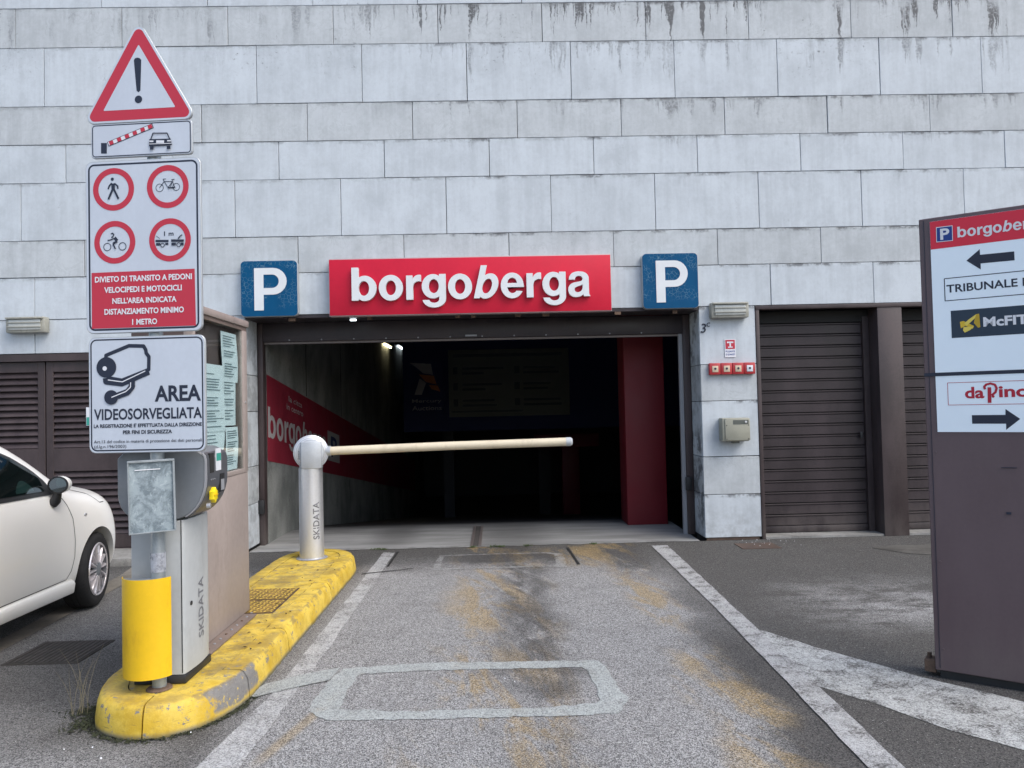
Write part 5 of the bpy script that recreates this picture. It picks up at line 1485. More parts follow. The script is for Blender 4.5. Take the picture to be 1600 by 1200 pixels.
# head: big rounded housing, section in XZ, extruded along Y
HX0, HX1, HZ0, HZ1 = -1.905, -1.472, 0.965, 1.325
sec = []
for k in range(9):
    a = RAD(270 + 90 * k / 8); sec.append((HX1 - 0.16 + 0.16 * math.cos(a), HZ0 + 0.20 + 0.20 * math.sin(a)))
sec += [(HX1, HZ0 + 0.26)]
for k in range(5):
    a = RAD(0 + 70 * k / 4); sec.append((HX1 - 0.10 + 0.10 * math.cos(a), HZ1 - 0.07 + 0.07 * math.sin(a)))
sec += [(-1.66, HZ1), (HX0 + 0.03, HZ1 - 0.02), (HX0, HZ1 - 0.05), (HX0, HZ0 + 0.16)]
for k in range(7):
    a = RAD(180 + 90 * k / 6); sec.append((HX0 + 0.12 + 0.12 * math.cos(a), HZ0 + 0.13 + 0.13 * math.sin(a)))
HY0, HY1 = -4.335, -4.03
MB().prism(sec, lambda p: (p[0], HY0, p[1]), lambda p: (p[0], HY1, p[1])).build('head', M['term_dark'], tt, 0.004, 1)
# raised rim + control face on the lane side
idx = [i for i, p in enumerate(sec) if p[0] > HX1 - 0.125]
face = sec[2:13]
def band_on(name, mat, pts, y0, y1, t, zlo=None, zhi=None):
    mb = MB(); c = Vector((HX1 - 0.2, (HZ0 + HZ1) / 2))
    P = []
    for a, b in pts:
        if zlo is not None and (b < zlo or b > zhi): continue
        v = (Vector((a, b)) - c).normalized()
        P.append(((a, b), (a + v.x * t, b + v.y * t)))
    for p, q in P:
        mb.v += [(p[0], y0, p[1]), (q[0], y0, q[1]), (q[0], y1, q[1]), (p[0], y1, p[1])]
    for i in range(len(P) - 1):
        a = 4 * i; b = a + 4
        mb.f += [(a + k, a + (k + 1) % 4, b + (k + 1) % 4, b + k) for k in range(4)]
    mb.f += [(0, 3, 2, 1), tuple(4 * (len(P) - 1) + k for k in range(4))]
    return mb.build(name, mat, tt)
dense = []
for i in range(len(face) - 1):
    for k in range(4):
        a, b = face[i], face[i + 1]; dense.append((a[0] + (b[0] - a[0]) * k / 4, a[1] + (b[1] - a[1]) * k / 4))
band_on('face_rim', M['print_pale'], dense, HY0 - 0.002, HY0 + 0.022, 0.006)
band_on('control_face', M['face'], dense, HY0 + 0.0225, HY1 - 0.004, 0.010)
XF = HX1 + 0.0105
bx('card_slot', M['seam'], tt, XF - 0.01, XF + 0.0015, HY0 + 0.045, HY0 + 0.10, 1.19, 1.29)
bx('display_frame', M['black'], tt, XF - 0.006, XF + 0.003, HY0 + 0.185, HY0 + 0.245, 1.08, 1.175)
bx('display', M['print_pale'], tt, XF + 0.0032, XF + 0.0042, HY0 + 0.192, HY0 + 0.238, 1.088, 1.145)
# coloured instruction label
bx('label', M['white'], tt, XF - 0.004, XF + 0.0018, HY0 + 0.13, HY0 + 0.20, 1.195, 1.31)
bx('label_field', M['sticker_green'], tt, XF + 0.0019, XF + 0.0024, HY0 + 0.133, HY0 + 0.197, 1.245, 1.285)
# yellow key-shaped button
ky = HY0 + 0.088; kz = 1.075
mb = MB().prism([(ky + 0.035 * math.cos(RAD(a)) * (1.0 if a % 60 else 0.72), kz + 0.042 * math.sin(RAD(a)) * (1.0 if a % 60 else 0.72)) for a in range(0, 360, 30)], lambda p: (XF - 0.012, p[0], p[1]), lambda p: (XF + 0.014, p[0], p[1]))
mb.build('yellow_button', simple('button_yellow', (0.80, 0.62, 0.01), 0.35, 0, 0.04), tt, 0.004)
bx('button_groove', M['guard'], tt, XF + 0.0145, XF + 0.017, ky - 0.025, ky + 0.025, kz - 0.004, kz + 0.006, 0.001)
for k in range(3):
    MB().lathe([(0, 0), (0.004, 0), (0.004, 0.002), (0, 0.003)], 8, lambda a, b, h, k=k: (XF + h, HY0 + 0.06 + k * 0.025 + a, 1.155 + b)).build('microphone_hole', M['print_pale'], tt)
MB().lathe([(0, 0), (0.013, 0), (0.013, 0.016), (0.009, 0.018), (0, 0.018)], 16, lambda a, b, h: (XF - 0.022 + h, HY0 + 0.06 + a, 1.025 + b)).build('key_lock', M['alu'], tt)

# =================================================================== NOTICE KIOSK
kk = thing('notice_kiosk', (-1.86, -3.45, 0.15), 'tall taupe metal kiosk with a glazed notice case, behind the ticket terminal', 'kiosk')
KX0, KX1, KY0, KY1 = -2.035, -1.695, -3.90, -2.965
bx('base_plate', M['taupe_dark'], kk, KX0 - 0.03, -1.615, KY0 + 0.0, KY1 - 0.11, 0.149, 0.160, 0.002)
bx('lower_body', M['taupe'], kk, KX0, KX1, KY0, KY1, 0.161, 1.09, 0.006)
bx('case_back', M['panelback'], kk, KX0, KX1 - 0.05, KY0 + 0.002, KY1 - 0.002, 1.091, 2.05)
bx('roof_cap', M['taupe'], kk, KX0 - 0.015, KX1 + 0.015, KY0 - 0.015, KY1 + 0.01, 2.07, 2.115, 0.006)
bx('case_rail', M['taupe_dark'], kk, KX1 - 0.05, KX1, KY0, KY1, 2.045, 2.069, 0.002)
bx('case_post', M['taupe'], kk, KX1 - 0.05, KX1 + 0.002, KY1 - 0.085, KY1, 1.091, 2.044, 0.002)
bx('case_post', M['taupe'], kk, KX1 - 0.05, KX1 + 0.002, KY0, KY0 + 0.04, 1.091, 2.044, 0.002)
bx('case_sill', M['taupe'], kk, KX1 - 0.05, KX1 + 0.003, KY0 + 0.041, KY1 - 0.086, 1.091, 1.12, 0.002)
bx('glass_pane', M['glass'], kk, KX1 - 0.010, KX1 - 0.006, KY0 + 0.041, KY1 - 0.086, 1.121, 2.044)
MB().lathe([(0, 0), (0.010, 0), (0.010, 0.006), (0, 0.008)], 12, lambda a, b, h: (KX1 + h, KY1 - 0.045 + a, 1.56 + b)).build('case_lock', M['alu'], kk)
for k in range(9):
    y = KY0 + 0.08 + k * 0.095
    MB().lathe([(0, 0), (0.008, 0), (0.008, 0.005), (0, 0.006)], 8, lambda a, b, h, y=y: (-1.655 + a, y + b, 0.1602 + h)).build('base_bolt', M['print_pale'] if k % 3 else M['rust'], kk)
# curled papers inside the glass case
def paper(lb, y0, y1, z0, z1, curl, lines, x=-1.722, tri_cut=False, seed=0):
    r_ = random.Random(seed)
    t = thing('notice_sheet', (x, (y0 + y1) / 2, (z0 + z1) / 2), lb, 'paper', group='notices in the glass case')
    mb = MB(); nz = 8
    for i in range(nz + 1):
        u = i / nz
        z = z0 + (z1 - z0) * u
        for v in (0, 0.5, 1):
            mb.v.append((x + curl * math.sin(u * math.pi) * (0.3 + v) * 0.4, y0 + (y1 - y0) * v + 0.012 * math.sin(u * 4 + seed), z))
    for i in range(nz):
        for j in range(2):
            a = i * 3 + j; mb.f.append((a, a + 1, a + 4, a + 3))
    link('sheet', mesh_of(mb.v, mb.f), M['paper'], t, smooth=True)
    m2 = MB()
    z = z1 - 0.03
    while z > z0 + 0.02:
        if r_.random() < 0.82:
            a = y0 + (y1 - y0) * 0.10; b = y0 + (y1 - y0) * r_.uniform(0.55, 0.92)
            u = (z - z0) / (z1 - z0)
            xx = x + curl * math.sin(u * math.pi) * 1.3 * 0.4 + 0.002
            dy = 0.012 * math.sin(u * 4 + seed)
            m2.add([(xx, a + dy, z), (xx, b + dy, z), (xx, b + dy, z + 0.0055), (xx, a + dy, z + 0.0055)], [(0, 1, 2, 3)])
        z -= lines
    link('printed_lines', mesh_of(m2.v, m2.f), M['ptext'], t)
paper('long curled notice at the upper right of the glass case', -3.37, -3.085, 1.69, 2.01, 0.010, 0.016, seed=1)
paper('large notice sheet on the left of the glass case', -3.74, -3.34, 1.38, 1.79, 0.006, 0.016, x=-1.718, seed=2)
paper('notice sheet hanging below the long curled one', -3.35, -3.11, 1.41, 1.715, 0.010, 0.018, x=-1.727, seed=3)
paper('short notice at the lower left of the glass case', -3.74, -3.34, 1.21, 1.385, 0.004, 0.022, x=-1.722, seed=4)
paper('notice with a dark diagram at the bottom right of the glass case', -3.33, -3.10, 1.125, 1.40, 0.004, 0.014, x=-1.719, seed=5)

# =================================================================== DIRECTION TOTEM
tm = thing('direction_totem', (2.3, -4.162, 0.0), 'tall mauve-brown direction totem with lit-up style white panels at the right edge', 'sign', rz=-0.65)
tm['label'] = 'tall mauve-brown direction totem with white panels, black arrows and shop names'
TW = 0.76
MB().box(-0.0, TW, 0.004, 0.17, 0.045, 2.452).build('cabinet', M['totem'], tm, 0.004, 1, local=True)
MB().box(0.02, TW - 0.02, 0.03, 0.15, 0.0, 0.044).build('foot', M['black'], tm, local=True)
MB().box(-0.055, -0.001, 0.03, 0.12, 0.02, 0.085).build('anchor_plate', M['rust'], tm, 0.003, 1, local=True)
MB().tube([(-0.035, 0.075, 0.086), (-0.035, 0.075, 0.112)], 0.011, 8).build('anchor_bolt', M['rust'], tm, local=True)
MB().box(0.053, TW - 0.053, -0.001, 0.0035, 1.622, 2.430).build('upper_panel', M['totface'], tm, local=True)
MB().box(0.053, TW - 0.053, -0.001, 0.0035, 1.307, 1.603).build('lower_panel', M['totface'], tm, local=True)
MB().box(0.0, TW, -0.003, 0.0035, 1.6035, 1.6215).build('divider', M['ink'], tm, local=True)
ty = -0.0013
art('red_header', [('poly', 'crimson_head', [(0.0535, 2.4295), (TW - 0.0535, 2.4295), (TW - 0.0535, 2.281), (0.0535, 2.281)])], tm, ty)
art('parking_symbol', ART['tot_p'], tm, ty - 0.001, 0, 0.03)
wordmark(0.180, 2.327, 0.392, lambda a, b, d: (a, ty - 0.0012, b), M['white'], tm, True, 0.0, 0.53)
art('left_arrow', ART['tot_al'], tm, ty)
x0 = 0.1115
art('name_frame', [('stroke', 'ink', [(x0, 2.118), (x0, 2.0), (TW - x0, 2.0), (TW - x0, 2.118), (x0, 2.118)], 0.0042), ('poly', 'ink', [(0.456, 2.041), (0.465, 2.041), (0.465, 2.083), (0.456, 2.083)])], tm, ty)
art('lettering', [ART['tot_tri'][1]], tm, ty, 0, 0.02)
m_ = ART['tot_mc']
art('name_block', [('poly', 'night', [(0.1355, 1.945), (TW - 0.1355, 1.945), (TW - 0.1355, 1.801), (0.1355, 1.801)])], tm, ty)
art('ribbon_emblem', m_[2:], tm, ty - 0.001)
art('lettering', [m_[1]], tm, ty - 0.001, 0, 0.035)
d_ = ART['tot_da']
art('name_frame', [('stroke', 'crimson', [(0.108, 1.566), (0.108, 1.449), (TW - 0.108, 1.449), (TW - 0.108, 1.566), (0.108, 1.566)], 0.0026)], tm, ty)
art('lettering', d_[3:], tm, ty, 0, 0.03)
art('right_arrow', ART['tot_ar'], tm, ty)
MB().box(0.0225, 0.0245, 0.0005, 0.0041, 0.06, 2.44).build('fold_seam', M['ink'], tm, local=True)
for z in (0.16, 0.62, 1.20):
    for xx in (0.040, TW - 0.04):
        MB().lathe([(0, 0), (0.006, 0), (0.006, 0.003), (0, 0.004)], 10, lambda a, b, h, z=z, xx=xx: (xx + a, 0.0035 - h, z + b)).build('rivet', M['totem'], tm, local=True)
MB().box(0.332, 0.40, -0.0005, 0.0035, 1.125, 1.128).build('scratch', M['ink'], tm, local=True)
MB().box(0.347, 0.368, -0.002, 0.0035, 0.890, 0.901).build('lock', M['ink'], tm, local=True)

# =================================================================== SMALL CAR
car = thing('small_car', (-3.94, -2.11, 0.0), 'small rounded white hatchback parked at the left, nose to the louvred doors', 'car')
# stations: distance behind the nose, then (half width, height) of the section points
ST = [
 (0.00, [(0.0, .30), (.30, .30), (.40, .36), (.44, .46), (.42, .56), (.36, .64), (.22, .68), (.12, .69), (0.0, .69)]),
 (0.07, [(0.0, .22), (.42, .22), (.53, .32), (.555, .46), (.53, .60), (.47, .71), (.32, .765), (.18, .785), (0.0, .79)]),
 (0.22, [(0.0, .18), (.56, .18), (.675, .28), (.705, .46), (.685, .64), (.625, .775), (.46, .85), (.25, .885), (0.0, .895)]),
 (0.42, [(0.0, .17), (.66, .17), (.765, .26), (.790, .46), (.775, .68), (.715, .835), (.56, .905), (.28, .945), (0.0, .955)]),
 (0.72, [(0.0, .17), (.69, .17), (.795, .25), (.820, .46), (.812, .70), (.765, .87), (.60, .945), (.30, .99), (0.0, 1.0)]),
 (0.98, [(0.0, .17), (.69, .17), (.795, .24), (.820, .44), (.815, .72), (.775, .90), (.64, .97), (.32, 1.03), (0.0, 1.045)]),
 (1.12, [(0.0, .17), (.69, .17), (.795, .24), (.820, .44), (.817, .74), (.785, .925), (.655, 1.06), (.34, 1.115), (0.0, 1.13)]),
 (1.32, [(0.0, .17), (.69, .17), (.795, .24), (.820, .44), (.818, .75), (.790, .935), (.635, 1.215), (.36, 1.275), (0.0, 1.29)]),
 (1.58, [(0.0, .17), (.69, .17), (.795, .24), (.820, .44), (.818, .76), (.790, .945), (.600, 1.345), (.38, 1.405), (0.0, 1.42)]),
 (1.90, [(0.0, .17), (.69, .17), (.795, .24), (.820, .44), (.818, .77), (.790, .955), (.585, 1.40), (.38, 1.475), (0.0, 1.49)]),
 (2.40, [(0.0, .17), (.69, .17), (.795, .24), (.820, .44), (.820, .78), (.790, .965), (.58, 1.39), (.38, 1.465), (0.0, 1.48)]),
 (2.85, [(0.0, .18), (.69, .18), (.795, .25), (.822, .46), (.820, .80), (.785, .98), (.58, 1.33), (.38, 1.40), (0.0, 1.415)]),
 (3.20, [(0.0, .20), (.66, .20), (.775, .28), (.805, .48), (.795, .80), (.745, .98), (.56, 1.18), (.36, 1.25), (0.0, 1.27)]),
 (3.42, [(0.0, .24), (.60, .24), (.72, .32), (.75, .48), (.73, .76), (.67, .90), (.50, .99), (.30, 1.03), (0.0, 1.04)]),
 (3.54, [(0.0, .30), (.48, .30), (.58, .38), (.60, .50), (.57, .68), (.50, .78), (.36, .82), (.20, .84), (0.0, .845)]),
]
NOSE = 0.71           # nose is 0.71 m ahead of the front axle (local origin)
def stp(s): return NOSE - s
mb = MB()
NP = 9
for s, pts in ST:
    for w, z in pts: mb.v.append((w, stp(s), z))
    for w, z in pts[1:-1][::-1]: mb.v.append((-w, stp(s), z))
ring = 2 * NP - 2
for i in range(len(ST) - 1):
    for k in range(ring):
        k2 = (k + 1) % ring
        mb.f.append((i * ring + k, i * ring + k2, (i + 1) * ring + k2, (i + 1) * ring + k))
mb.f.append(tuple(range(ring))); mb.f.append(tuple((len(ST) - 1) * ring + k for k in range(ring)))
me = mb.mesh()
tmp = bpy.data.objects.new('tmp_body', me); COL.objects.link(tmp)
ss = tmp.modifiers.new('s', 'SUBSURF'); ss.levels = 3; ss.render_levels = 3
cut = MB()
for s in (0.71, 3.01):
    for sd in (1, -1):
        cut.lathe([(0.0, 0.0), (0.322, 0.0), (0.322, 0.38), (0.0, 0.38)], 48, lambda a, b, h, s=s, sd=sd: (sd * (0.50 + h), stp(s) + a, 0.30 + b))
cm = cut.mesh()
bmq = bmesh.new(); bmq.from_mesh(cm); bmesh.ops.remove_doubles(bmq, verts=bmq.verts, dist=1e-5); bmesh.ops.recalc_face_normals(bmq, faces=bmq.faces); bmq.to_mesh(cm); bmq.free()
cuto = bpy.data.objects.new('tmp_cut', cm); COL.objects.link(cuto)
bo = tmp.modifiers.new('b', 'BOOLEAN'); bo.operation = 'DIFFERENCE'; bo.object = cuto; bo.solver = 'EXACT'
dg = bpy.context.evaluated_depsgraph_get()
body_me = bpy.data.meshes.new_from_object(tmp.evaluated_get(dg))
bpy.data.objects.remove(tmp, do_unlink=True); bpy.data.objects.remove(cuto, do_unlink=True)
body_me.materials.clear()
body = link('body', body_me, M['carpaint'], car, local=True)
auto_smooth(body_me, 40)
bmb = bmesh.new(); bmb.from_mesh(body_me)
TREE = BVHTree.FromBMesh(bmb)
def hit(sd, y, z, off=0.003):
    h = TREE.ray_cast(Vector((sd * 2.0, y, z)), Vector((-sd, 0, 0)))
    if h[0] is None: return None
    return h[0] + h[1].normalized() * off * (1 if h[1].x * sd > 0 else -1)
def side_patch(name, mat, cols, off, rows=6, sd=1, parent=None, back=None):
    """cols: list of (y, zlow, zhigh)"""
    mb = MB(); ok = []
    for y, z0, z1 in cols:
        for r in range(rows + 1):
            p = hit(sd, y, z0 + (z1 - z0) * r / rows, off)
            if p is None: p = Vector((sd * 0.7, y, z0 + (z1 - z0) * r / rows))
            mb.v.append(tuple(p))
    for i in range(len(cols) - 1):
        for r in range(rows):
            a = i * (rows + 1) + r; b = a + rows + 1
            mb.f.append((a, b, b + 1, a + 1))
    return link(name, mesh_of(mb.v, mb.f), mat, parent or car, local=True, smooth=True)
def lerp_pts(P, x):
    for (x0, a), (x1, b) in zip(P, P[1:]):
        if min(x0, x1) <= x <= max(x0, x1): return a + (b - a) * (x - x0) / (x1 - x0)
    return P[-1][1]
WY = 2.11  # world y -> local: y + 2.11
gt = [(-0.55, 0.955), (-0.62, 1.065), (-0.70, 1.135), (-0.86, 1.235), (-1.05, 1.30), (-1.3, 1.335), (-1.75, 1.34), (-1.98, 1.30)]
gb = [(-0.55, 0.950), (-1.98, 0.975)]
cols = []
for k in range(25):
    y = -0.55 - 1.40 * k / 24
    cols.append((y, lerp_pts(gb, y), max(lerp_pts(gb, y) + 0.004, lerp_pts(gt, y))))
for sd in (1, -1):
    # dark surround first, then the glass slightly proud of it
    sur = side_patch('window_surround', M['black'], cols, 0.003, 8, sd)
    gc = []
    for k in range(21):
        y = -0.665 - 1.24 * k / 20
        gc.append((y, lerp_pts(gb, y) + 0.018, max(lerp_pts(gb, y) + 0.02, lerp_pts(gt, y) - 0.028)))
    side_patch('cabin_shade', M['cabin'], gc, 0.0045, 8, sd)  # dark sheet under the glass stands in for the shaded cabin
    side_patch('seat_top', M['seat'], [(-0.78 - 0.02 * k, 0.985, 0.99 + 0.075 * math.sin(math.pi * (k + 0.5) / 11)) for k in range(11)], 0.0062, 3, sd)
    side_patch('side_window', M['carglass'], gc, 0.0085, 8, sd)
# seat headrest and reflection shapes seen through the glass
# seams
def seam(pts, w=0.006, off=0.0015, sd=1, name='door_seam', mat='seam'):
    mb = MB(); P = [Vector(p) for p in pts]
    D = []
    for i in range(len(P) - 1):
        m_ = max(1, int((P[i + 1] - P[i]).length / 0.04))
        D += [P[i].lerp(P[i + 1], k / m_) for k in range(m_)]
    D.append(P[-1])
    for i, p in enumerate(D):
        t_ = (D[min(i + 1, len(D) - 1)] - D[max(i - 1, 0)]).normalized(); n_ = Vector((-t_.y, t_.x)) * w / 2
        for q_ in (p + n_, p - n_):
            h = hit(sd, q_.x, q_.y, off) or Vector((sd * .8, q_.x, q_.y)); mb.v.append(tuple(h))
    for i in range(len(D) - 1): mb.f.append((2 * i, 2 * i + 1, 2 * i + 3, 2 * i + 2))
    link(name, mesh_of(mb.v, mb.f), M[mat], car, local=True)
for sd in (1, -1):
    seam([(-0.50, 0.93), (-0.44, 0.85), (-0.385, 0.74), (-0.37, 0.58), (-0.375, 0.46), (-0.41, 0.36), (-0.46, 0.31), (-1.65, 0.30), (-1.74, 0.40), (-1.78, 0.62), (-1.74, 0.93)], sd=sd)
    seam([(-0.55, 0.945), (-1.90, 0.965)], 0.012, 0.006, sd, 'waist_trim', 'black')
    seam([(-0.25, 0.945), (-0.02, 0.885), (0.10, 0.80), (0.20, 0.795)], 0.006, 0.0015, sd, 'bonnet_seam')
    # side indicator
    h = hit(sd, -0.20, 0.745, 0.002)
    MB().lathe([(0, 0.006), (0.014, 0.004), (0.018, 0.0)], 14, lambda a, b, hh, h=h, sd=sd: (h.x + sd * hh, h.y + a * 1.2, h.z + b * 0.7)).build('side_indicator', M['alu'], car, local=True)
    # sill moulding below the doors
    mb = MB()
    for y in (-0.37, -0.8, -1.3, -1.98):
        mb.v += [(sd * 0.70, y, 0.175), (sd * 0.812, y, 0.195), (sd * 0.822, y, 0.262), (sd * 0.812, y, 0.292), (sd * 0.70, y, 0.30)]
    for i in range(3):
        for k in range(5):
            mb.f.append((5 * i + k, 5 * i + (k + 1) % 5, 5 * i + 5 + (k + 1) % 5, 5 * i + 5 + k))
    mb.f += [(0, 1, 2, 3, 4), (15, 16, 17, 18, 19)]
    mb.build('sill', M['carpaint'], car, 0.012, local=True)
    # headlight and tail light
    MB().lathe([(0, 0.02), (0.06, 0.018), (0.085, 0.0), (0.0, 0.0)], 24, lambda a, b, hh, sd=sd: (sd * 0.50 + a, 0.520 + hh, 0.66 + b)).build('headlight', M['lens'], car, local=True)
    bx_ = MB().box(sd * 0.60 - 0.05, sd * 0.60 + 0.05, -2.76, -2.70, 0.66, 0.88).build('tail_light', M['red'], car, 0.02, local=True)
# windscreen and rear window
def top_patch(name, mat, rowsyz, half, off, parent=None):
    mb = MB(); nx = 12
    for y, hw in rowsyz:
        for k in range(nx + 1):
            x = -hw + 2 * hw * k / nx
            h = TREE.ray_cast(Vector((x, y, 3)), Vector((0, 0, -1)))
            p = h[0] + h[1] * off
            mb.v.append(tuple(p))
    for i in range(len(rowsyz) - 1):
        for k in range(nx):
            a = i * (nx + 1) + k; mb.f.append((a, a + 1, a + nx + 2, a + nx + 1))
    link(name, mesh_of(mb.v, mb.f), mat, car, local=True, smooth=True)
top_patch('windscreen_surround', M['black'], [(-0.30 - 0.05 * k, 0.60 - 0.010 * k) for k in range(11)], 0, 0.003)
top_patch('windscreen', M['carglass'], [(-0.33 - 0.05 * k, 0.56 - 0.010 * k) for k in range(10)], 0, 0.006)
top_patch('rear_window', M['black'], [(-2.32 - 0.04 * k, 0.46) for k in range(7)], 0, 0.003)
MB().box(-0.26, 0.26, 0.685, 0.72, 0.40, 0.51).build('number_plate', M['white'], car, 0.004, local=True)
MB().box(-0.26, 0.26, -2.86, -2.82, 0.52, 0.63).build('number_plate', M['white'], car, 0.004, local=True)
# mirror
for sd in (1, -1):
    mr = thing('tmp', (0, 0, 0), '', '') if False else None
    c = Vector((sd * 0.848, -0.64, 1.012))
    prf = []
    mb = MB()
    # shell: flattened bowl opening to the rear
    secs = [(0.0, 1.0), (0.02, 1.03), (0.05, 0.98), (0.08, 0.82), (0.105, 0.55), (0.118, 0.15)]
    for d, k in secs:
        for q_ in range(22):
            a = 2 * math.pi * q_ / 22
            mb.v.append((c.x + sd * 0.072 * k * math.cos(a) * (1.0 if math.cos(a) < 0 else 0.92), c.y + d, c.z + 0.060 * k * math.sin(a)))
    for i in range(len(secs) - 1):
        for q_ in range(22):
            q2 = (q_ + 1) % 22
            mb.f.append((i * 22 + q_, i * 22 + q2, (i + 1) * 22 + q2, (i + 1) * 22 + q_))
    mb.f.append(tuple((len(secs) - 1) * 22 + q_ for q_ in range(22)))
    sh = mb.build('mirror', M['carpaint'], car, local=True, smooth=True)
    ringp = [(c.x + 0.074 * math.cos(a), c.y - 0.004, c.z + 0.062 * math.sin(a)) for a in [2 * math.pi * q_ / 28 for q_ in range(28)]]
    ringq = [(c.x + 0.060 * math.cos(a), c.y - 0.006, c.z + 0.051 * math.sin(a)) for a in [2 * math.pi * q_ / 28 for q_ in range(28)]]
    link('mirror_rim', mesh_of(ringp + ringq, [(q_, (q_ + 1) % 28, 28 + (q_ + 1) % 28, 28 + q_) for q_ in range(28)]), M['black'], sh, local=True)
    link('mirror_glass', mesh_of([(x, y + 0.001, z) for x, y, z in ringq], [tuple(range(28))]), M['mirror'], sh, local=True)
    mb = MB().tube([(sd * 0.79, -0.61, 0.875), (sd * 0.812, -0.61, 0.90), (sd * 0.835, -0.62, 0.955)], [0.034, 0.036, 0.026], 14)
    mb.build('mirror_stem', M['black'], sh, smooth=True, local=True)
bmb.free()
# wheels
def wheel(x, y, sd, steer=0.0):
    w = link('wheel', None, None, car) if False else None
    r0 = 0.289
    cs, sn = math.cos(steer), math.sin(steer)
    f = lambda a, b, h: (x - sd * 0.09 + cs * sd * (h + 0.09) - sn * a, y + sn * sd * (h + 0.09) + cs * a, 0.289 + b)
    prof_ = [(0.195, -0.02), (0.205, 0.0), (0.235, 0.008), (0.262, 0.004), (0.278, -0.008), (0.286, -0.025), (0.289, -0.05), (0.289, -0.065), (0.284, -0.067), (0.284, -0.073), (0.289, -0.075), (0.289, -0.105), (0.284, -0.107), (0.284, -0.113), (0.289, -0.115), (0.289, -0.135), (0.284, -0.16), (0.262, -0.18), (0.205, -0.18)]
    t = MB().lathe(prof_, 56, f).build('wheel', M['tyre'], car, smooth=True, local=True)
    # tread grooves across the shoulder
    mb = MB()
    for k in range(60):
        a = 2 * math.pi * k / 60
        for (ra, ha, rb, hb) in ((0.2795, -0.006, 0.2905, -0.058),):
            for s_ in (0,):
                p0 = f(ra * math.cos(a), ra * math.sin(a), ha + 0.001); p1 = f(rb * math.cos(a + 0.03), rb * math.sin(a + 0.03), hb)
                p2 = f(rb * math.cos(a + 0.05), rb * math.sin(a + 0.05), hb); p3 = f(ra * math.cos(a + 0.02), ra * math.sin(a + 0.02), ha + 0.001)
                mb.add([p0, p1, p2, p3], [(0, 1, 2, 3)])
    link('tread_grooves', mesh_of(mb.v, mb.f), M['seam'], t, local=True)
    rim = MB().lathe([(0.205, 0.001), (0.198, 0.008), (0.188, 0.004), (0.180, -0.015), (0.172, -0.06), (0.10, -0.075), (0.0, -0.075)], 48, f).build('rim', M['print_grey'], t, smooth=True, local=True)
    ring_ = MB().lathe([(0.206, 0.002), (0.199, 0.010), (0.189, 0.006), (0.184, -0.006)], 48, f).build('rim_edge', M['alloy'], t, smooth=True, local=True)
    mb = MB()
    NS = 14
    for k in range(NS):
        a = 2 * math.pi * k / NS
        ca, sa = math.cos(a), math.sin(a)
        def P(r, tdir, h): return f(r * ca - tdir * sa, r * sa + tdir * ca, h)
        secs = [(0.052, 0.008, 0.006), (0.10, 0.010, 0.006), (0.15, 0.015, 0.003), (0.186, 0.019, 0.0)]
        n0 = len(mb.v)
        for r, hw, h in secs:
            mb.v += [P(r, -hw, h - 0.03), P(r, -hw * 0.5, h), P(r, 0, h + 0.003), P(r, hw * 0.5, h), P(r, hw, h - 0.03)]
        for i in range(3):
            for q_ in range(4):
                mb.f.append((n0 + 5 * i + q_, n0 + 5 * i + q_ + 1, n0 + 5 * i + q_ + 6, n0 + 5 * i + q_ + 5))
    mb.build('spokes', M['alloy'], t, local=True)
    MB().lathe([(0.064, -0.02), (0.060, 0.004), (0.040, 0.010), (0.0, 0.012)], 24, f).build('hub_cap', M['term_dark'], t, smooth=True, local=True)
for sd in (1, -1):
    wheel(sd * 0.785, 0.0, sd, RAD(9)); wheel(sd * 0.790, -2.30, sd)
MB().box(-0.60, 0.60, -2.7, 0.4, 0.16, 0.30).build('underbody', M['black'], car, local=True)

# =================================================================== SMALL THINGS ON THE GROUND
def blades(name, cx, cy, cz, n, hmin, hmax, spread, mat, r0=0.0012, seed=0):
    r_ = random.Random(seed); mb = MB()
    for k in range(n):
        a = r_.uniform(0, 2 * math.pi); d = r_.uniform(0, spread)
        x, y = cx + math.cos(a) * d * 0.6, cy + math.sin(a) * d * 0.6
        h = r_.uniform(hmin, hmax); l = r_.uniform(0.1, 0.5) * h; b = r_.uniform(0, 2 * math.pi)
        pts = [(x + math.cos(b) * l * t * t + r_.uniform(-1, 1) * 0.004, y + math.sin(b) * l * t * t, cz + h * t) for t in (0, .35, .7, 1)]
        mb.tube(pts, [r0, r0, r0 * 0.7, r0 * 0.3], 3, False)
    return tag(link(name, mesh_of(mb.v, mb.f), M[mat], kind='stuff'), '', '')
def clumps(name, pts, n, size, mat, z=0.0, seed=0):
    r_ = random.Random(seed); mb = MB()
    for k in range(n):
        i = r_.randrange(len(pts)); x, y, s = pts[i]
        x += r_.gauss(0, s); y += r_.gauss(0, s)
        q_ = size * r_.uniform(0.4, 1.2)
        a = r_.uniform(0, 6.28); tl = r_.uniform(-0.4, 0.9)
        c_, s_ = math.cos(a) * q_, math.sin(a) * q_
        mb.add([(x - c_, y - s_, z + 0.002), (x + s_ * .5, y - c_ * .5, z + 0.004 + q_ * .2), (x + c_, y + s_, z + 0.004 + abs(tl) * q_), (x - s_ * .5, y + c_ * .5, z + 0.004 + q_ * .4)], [(0, 1, 2, 3)])
    return link(name, mesh_of(mb.v, mb.f), M[mat], kind='stuff')
o = blades('dry_grass', -2.11, -4.30, 0.0, 16, 0.08, 0.34, 0.10, 'straw', 0.0013, 3)
o['label'] = 'thin tuft of dry grass stems beside the nose of the kerb island'; o['category'] = 'grass'
def tagc(o, lb, cat): o['label'] = lb; o['category'] = cat
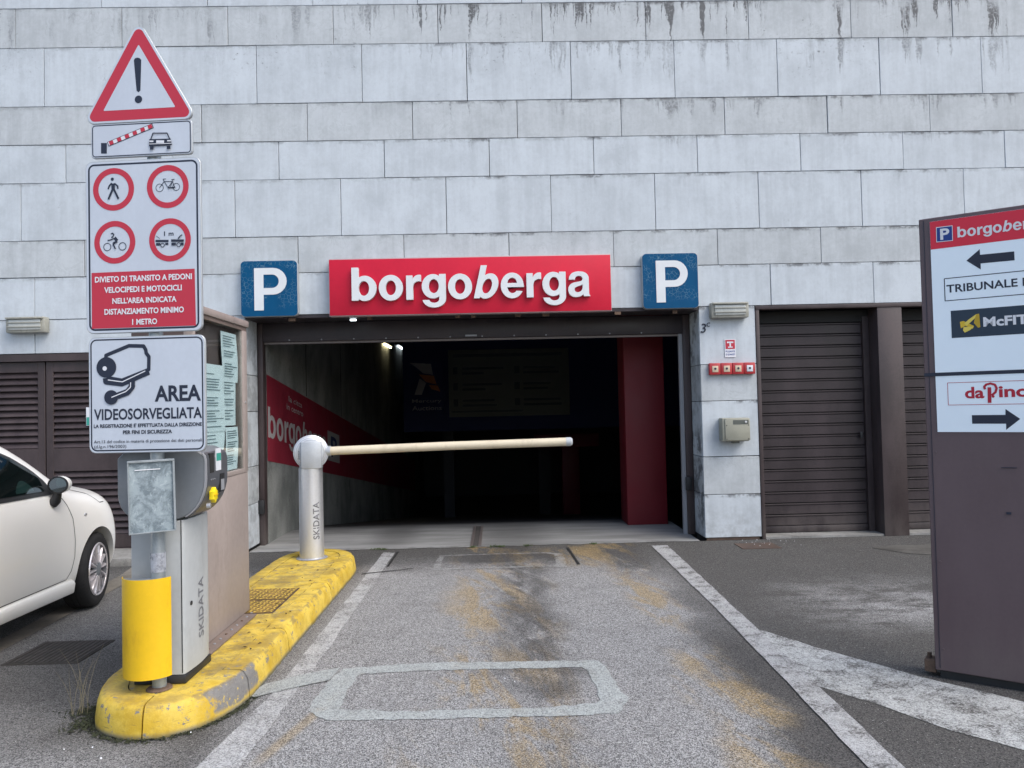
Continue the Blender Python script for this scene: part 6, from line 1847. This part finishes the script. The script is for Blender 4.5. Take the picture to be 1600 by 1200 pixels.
edge = [(RP[i].x + NRM[i].x * 0.035, RP[i].y + NRM[i].y * 0.035, 0.016) for i in range(len(RP)) if RP[i].y < -4.15]
o = clumps('moss', edge, 1500, 0.008, 'moss', 0.0, 5); tagc(o, 'dark moss growing along the foot of the island kerb', 'moss')
o = clumps('kerb_weeds', [(-2.10, -4.28, 0.05), (-2.03, -4.45, 0.04)], 500, 0.009, 'moss', 0.0, 6); tagc(o, 'low dark weeds at the left side of the island nose', 'weeds')
wd = [(-1.30, 0.0, 0.03), (-1.22, -0.02, 0.02), (0.02, -0.03, 0.02), (-0.28, -0.02, 0.02), (0.3, -0.02, 0.02), (-0.05, -0.02, 0.03), (1.0, -0.02, 0.02)]
o = clumps('threshold_weeds', wd, 420, 0.012, 'weed', 0.002, 8); tagc(o, 'small green weeds in the joint along the concrete threshold', 'weeds')
lf = random.Random(12)
mb = MB()
for k in range(26):
    y = lf.uniform(-3.9, -0.9); x = lf.uniform(-1.60, -1.38)
    if k % 4 == 0: x = lf.uniform(-1.95, -1.4); y = lf.uniform(-2.2, -0.8)
    s_ = lf.uniform(0.008, 0.018); a = lf.uniform(0, 3.14)
    c_, d_ = math.cos(a) * s_, math.sin(a) * s_
    mb.add([(x - c_, y - d_, 0.1535), (x + d_ * .45, y - c_ * .45, 0.158), (x + c_, y + d_, 0.156), (x - d_ * .45, y + c_ * .45, 0.161)], [(0, 1, 2, 3)])
o = link('fallen_leaves', mesh_of(mb.v, mb.f), M['leaf'], kind='stuff'); tagc(o, 'scattered dry brown leaves on the yellow kerb', 'leaves')
mb = MB()
for k in range(46):
    x = lf.uniform(-2.6, 2.9); y = lf.uniform(-5.0, -0.2)
    if k < 22: x = lf.uniform(2.5, 3.1); y = lf.uniform(-0.45, -0.05)
    elif k < 32: x = lf.uniform(-2.6, -1.4); y = lf.uniform(-5.0, -4.4)
    s_ = lf.uniform(0.002, 0.005); a = lf.uniform(0, 3.14)
    c_, d_ = math.cos(a) * s_, math.sin(a) * s_
    mb.add([(x - c_, y - d_, 0.013), (x + d_, y - c_, 0.013), (x + c_, y + d_, 0.018), (x - d_, y + c_, 0.016)], [(0, 1, 2, 3)])
o = link('litter_flecks', mesh_of(mb.v, mb.f), M['white'], kind='stuff'); tagc(o, 'tiny pale chips scattered on the asphalt', 'litter')
for o in bpy.data.objects:
    if o.get('kind') == 'stuff' and 'category' in o and not o['category']:
        del o['category']
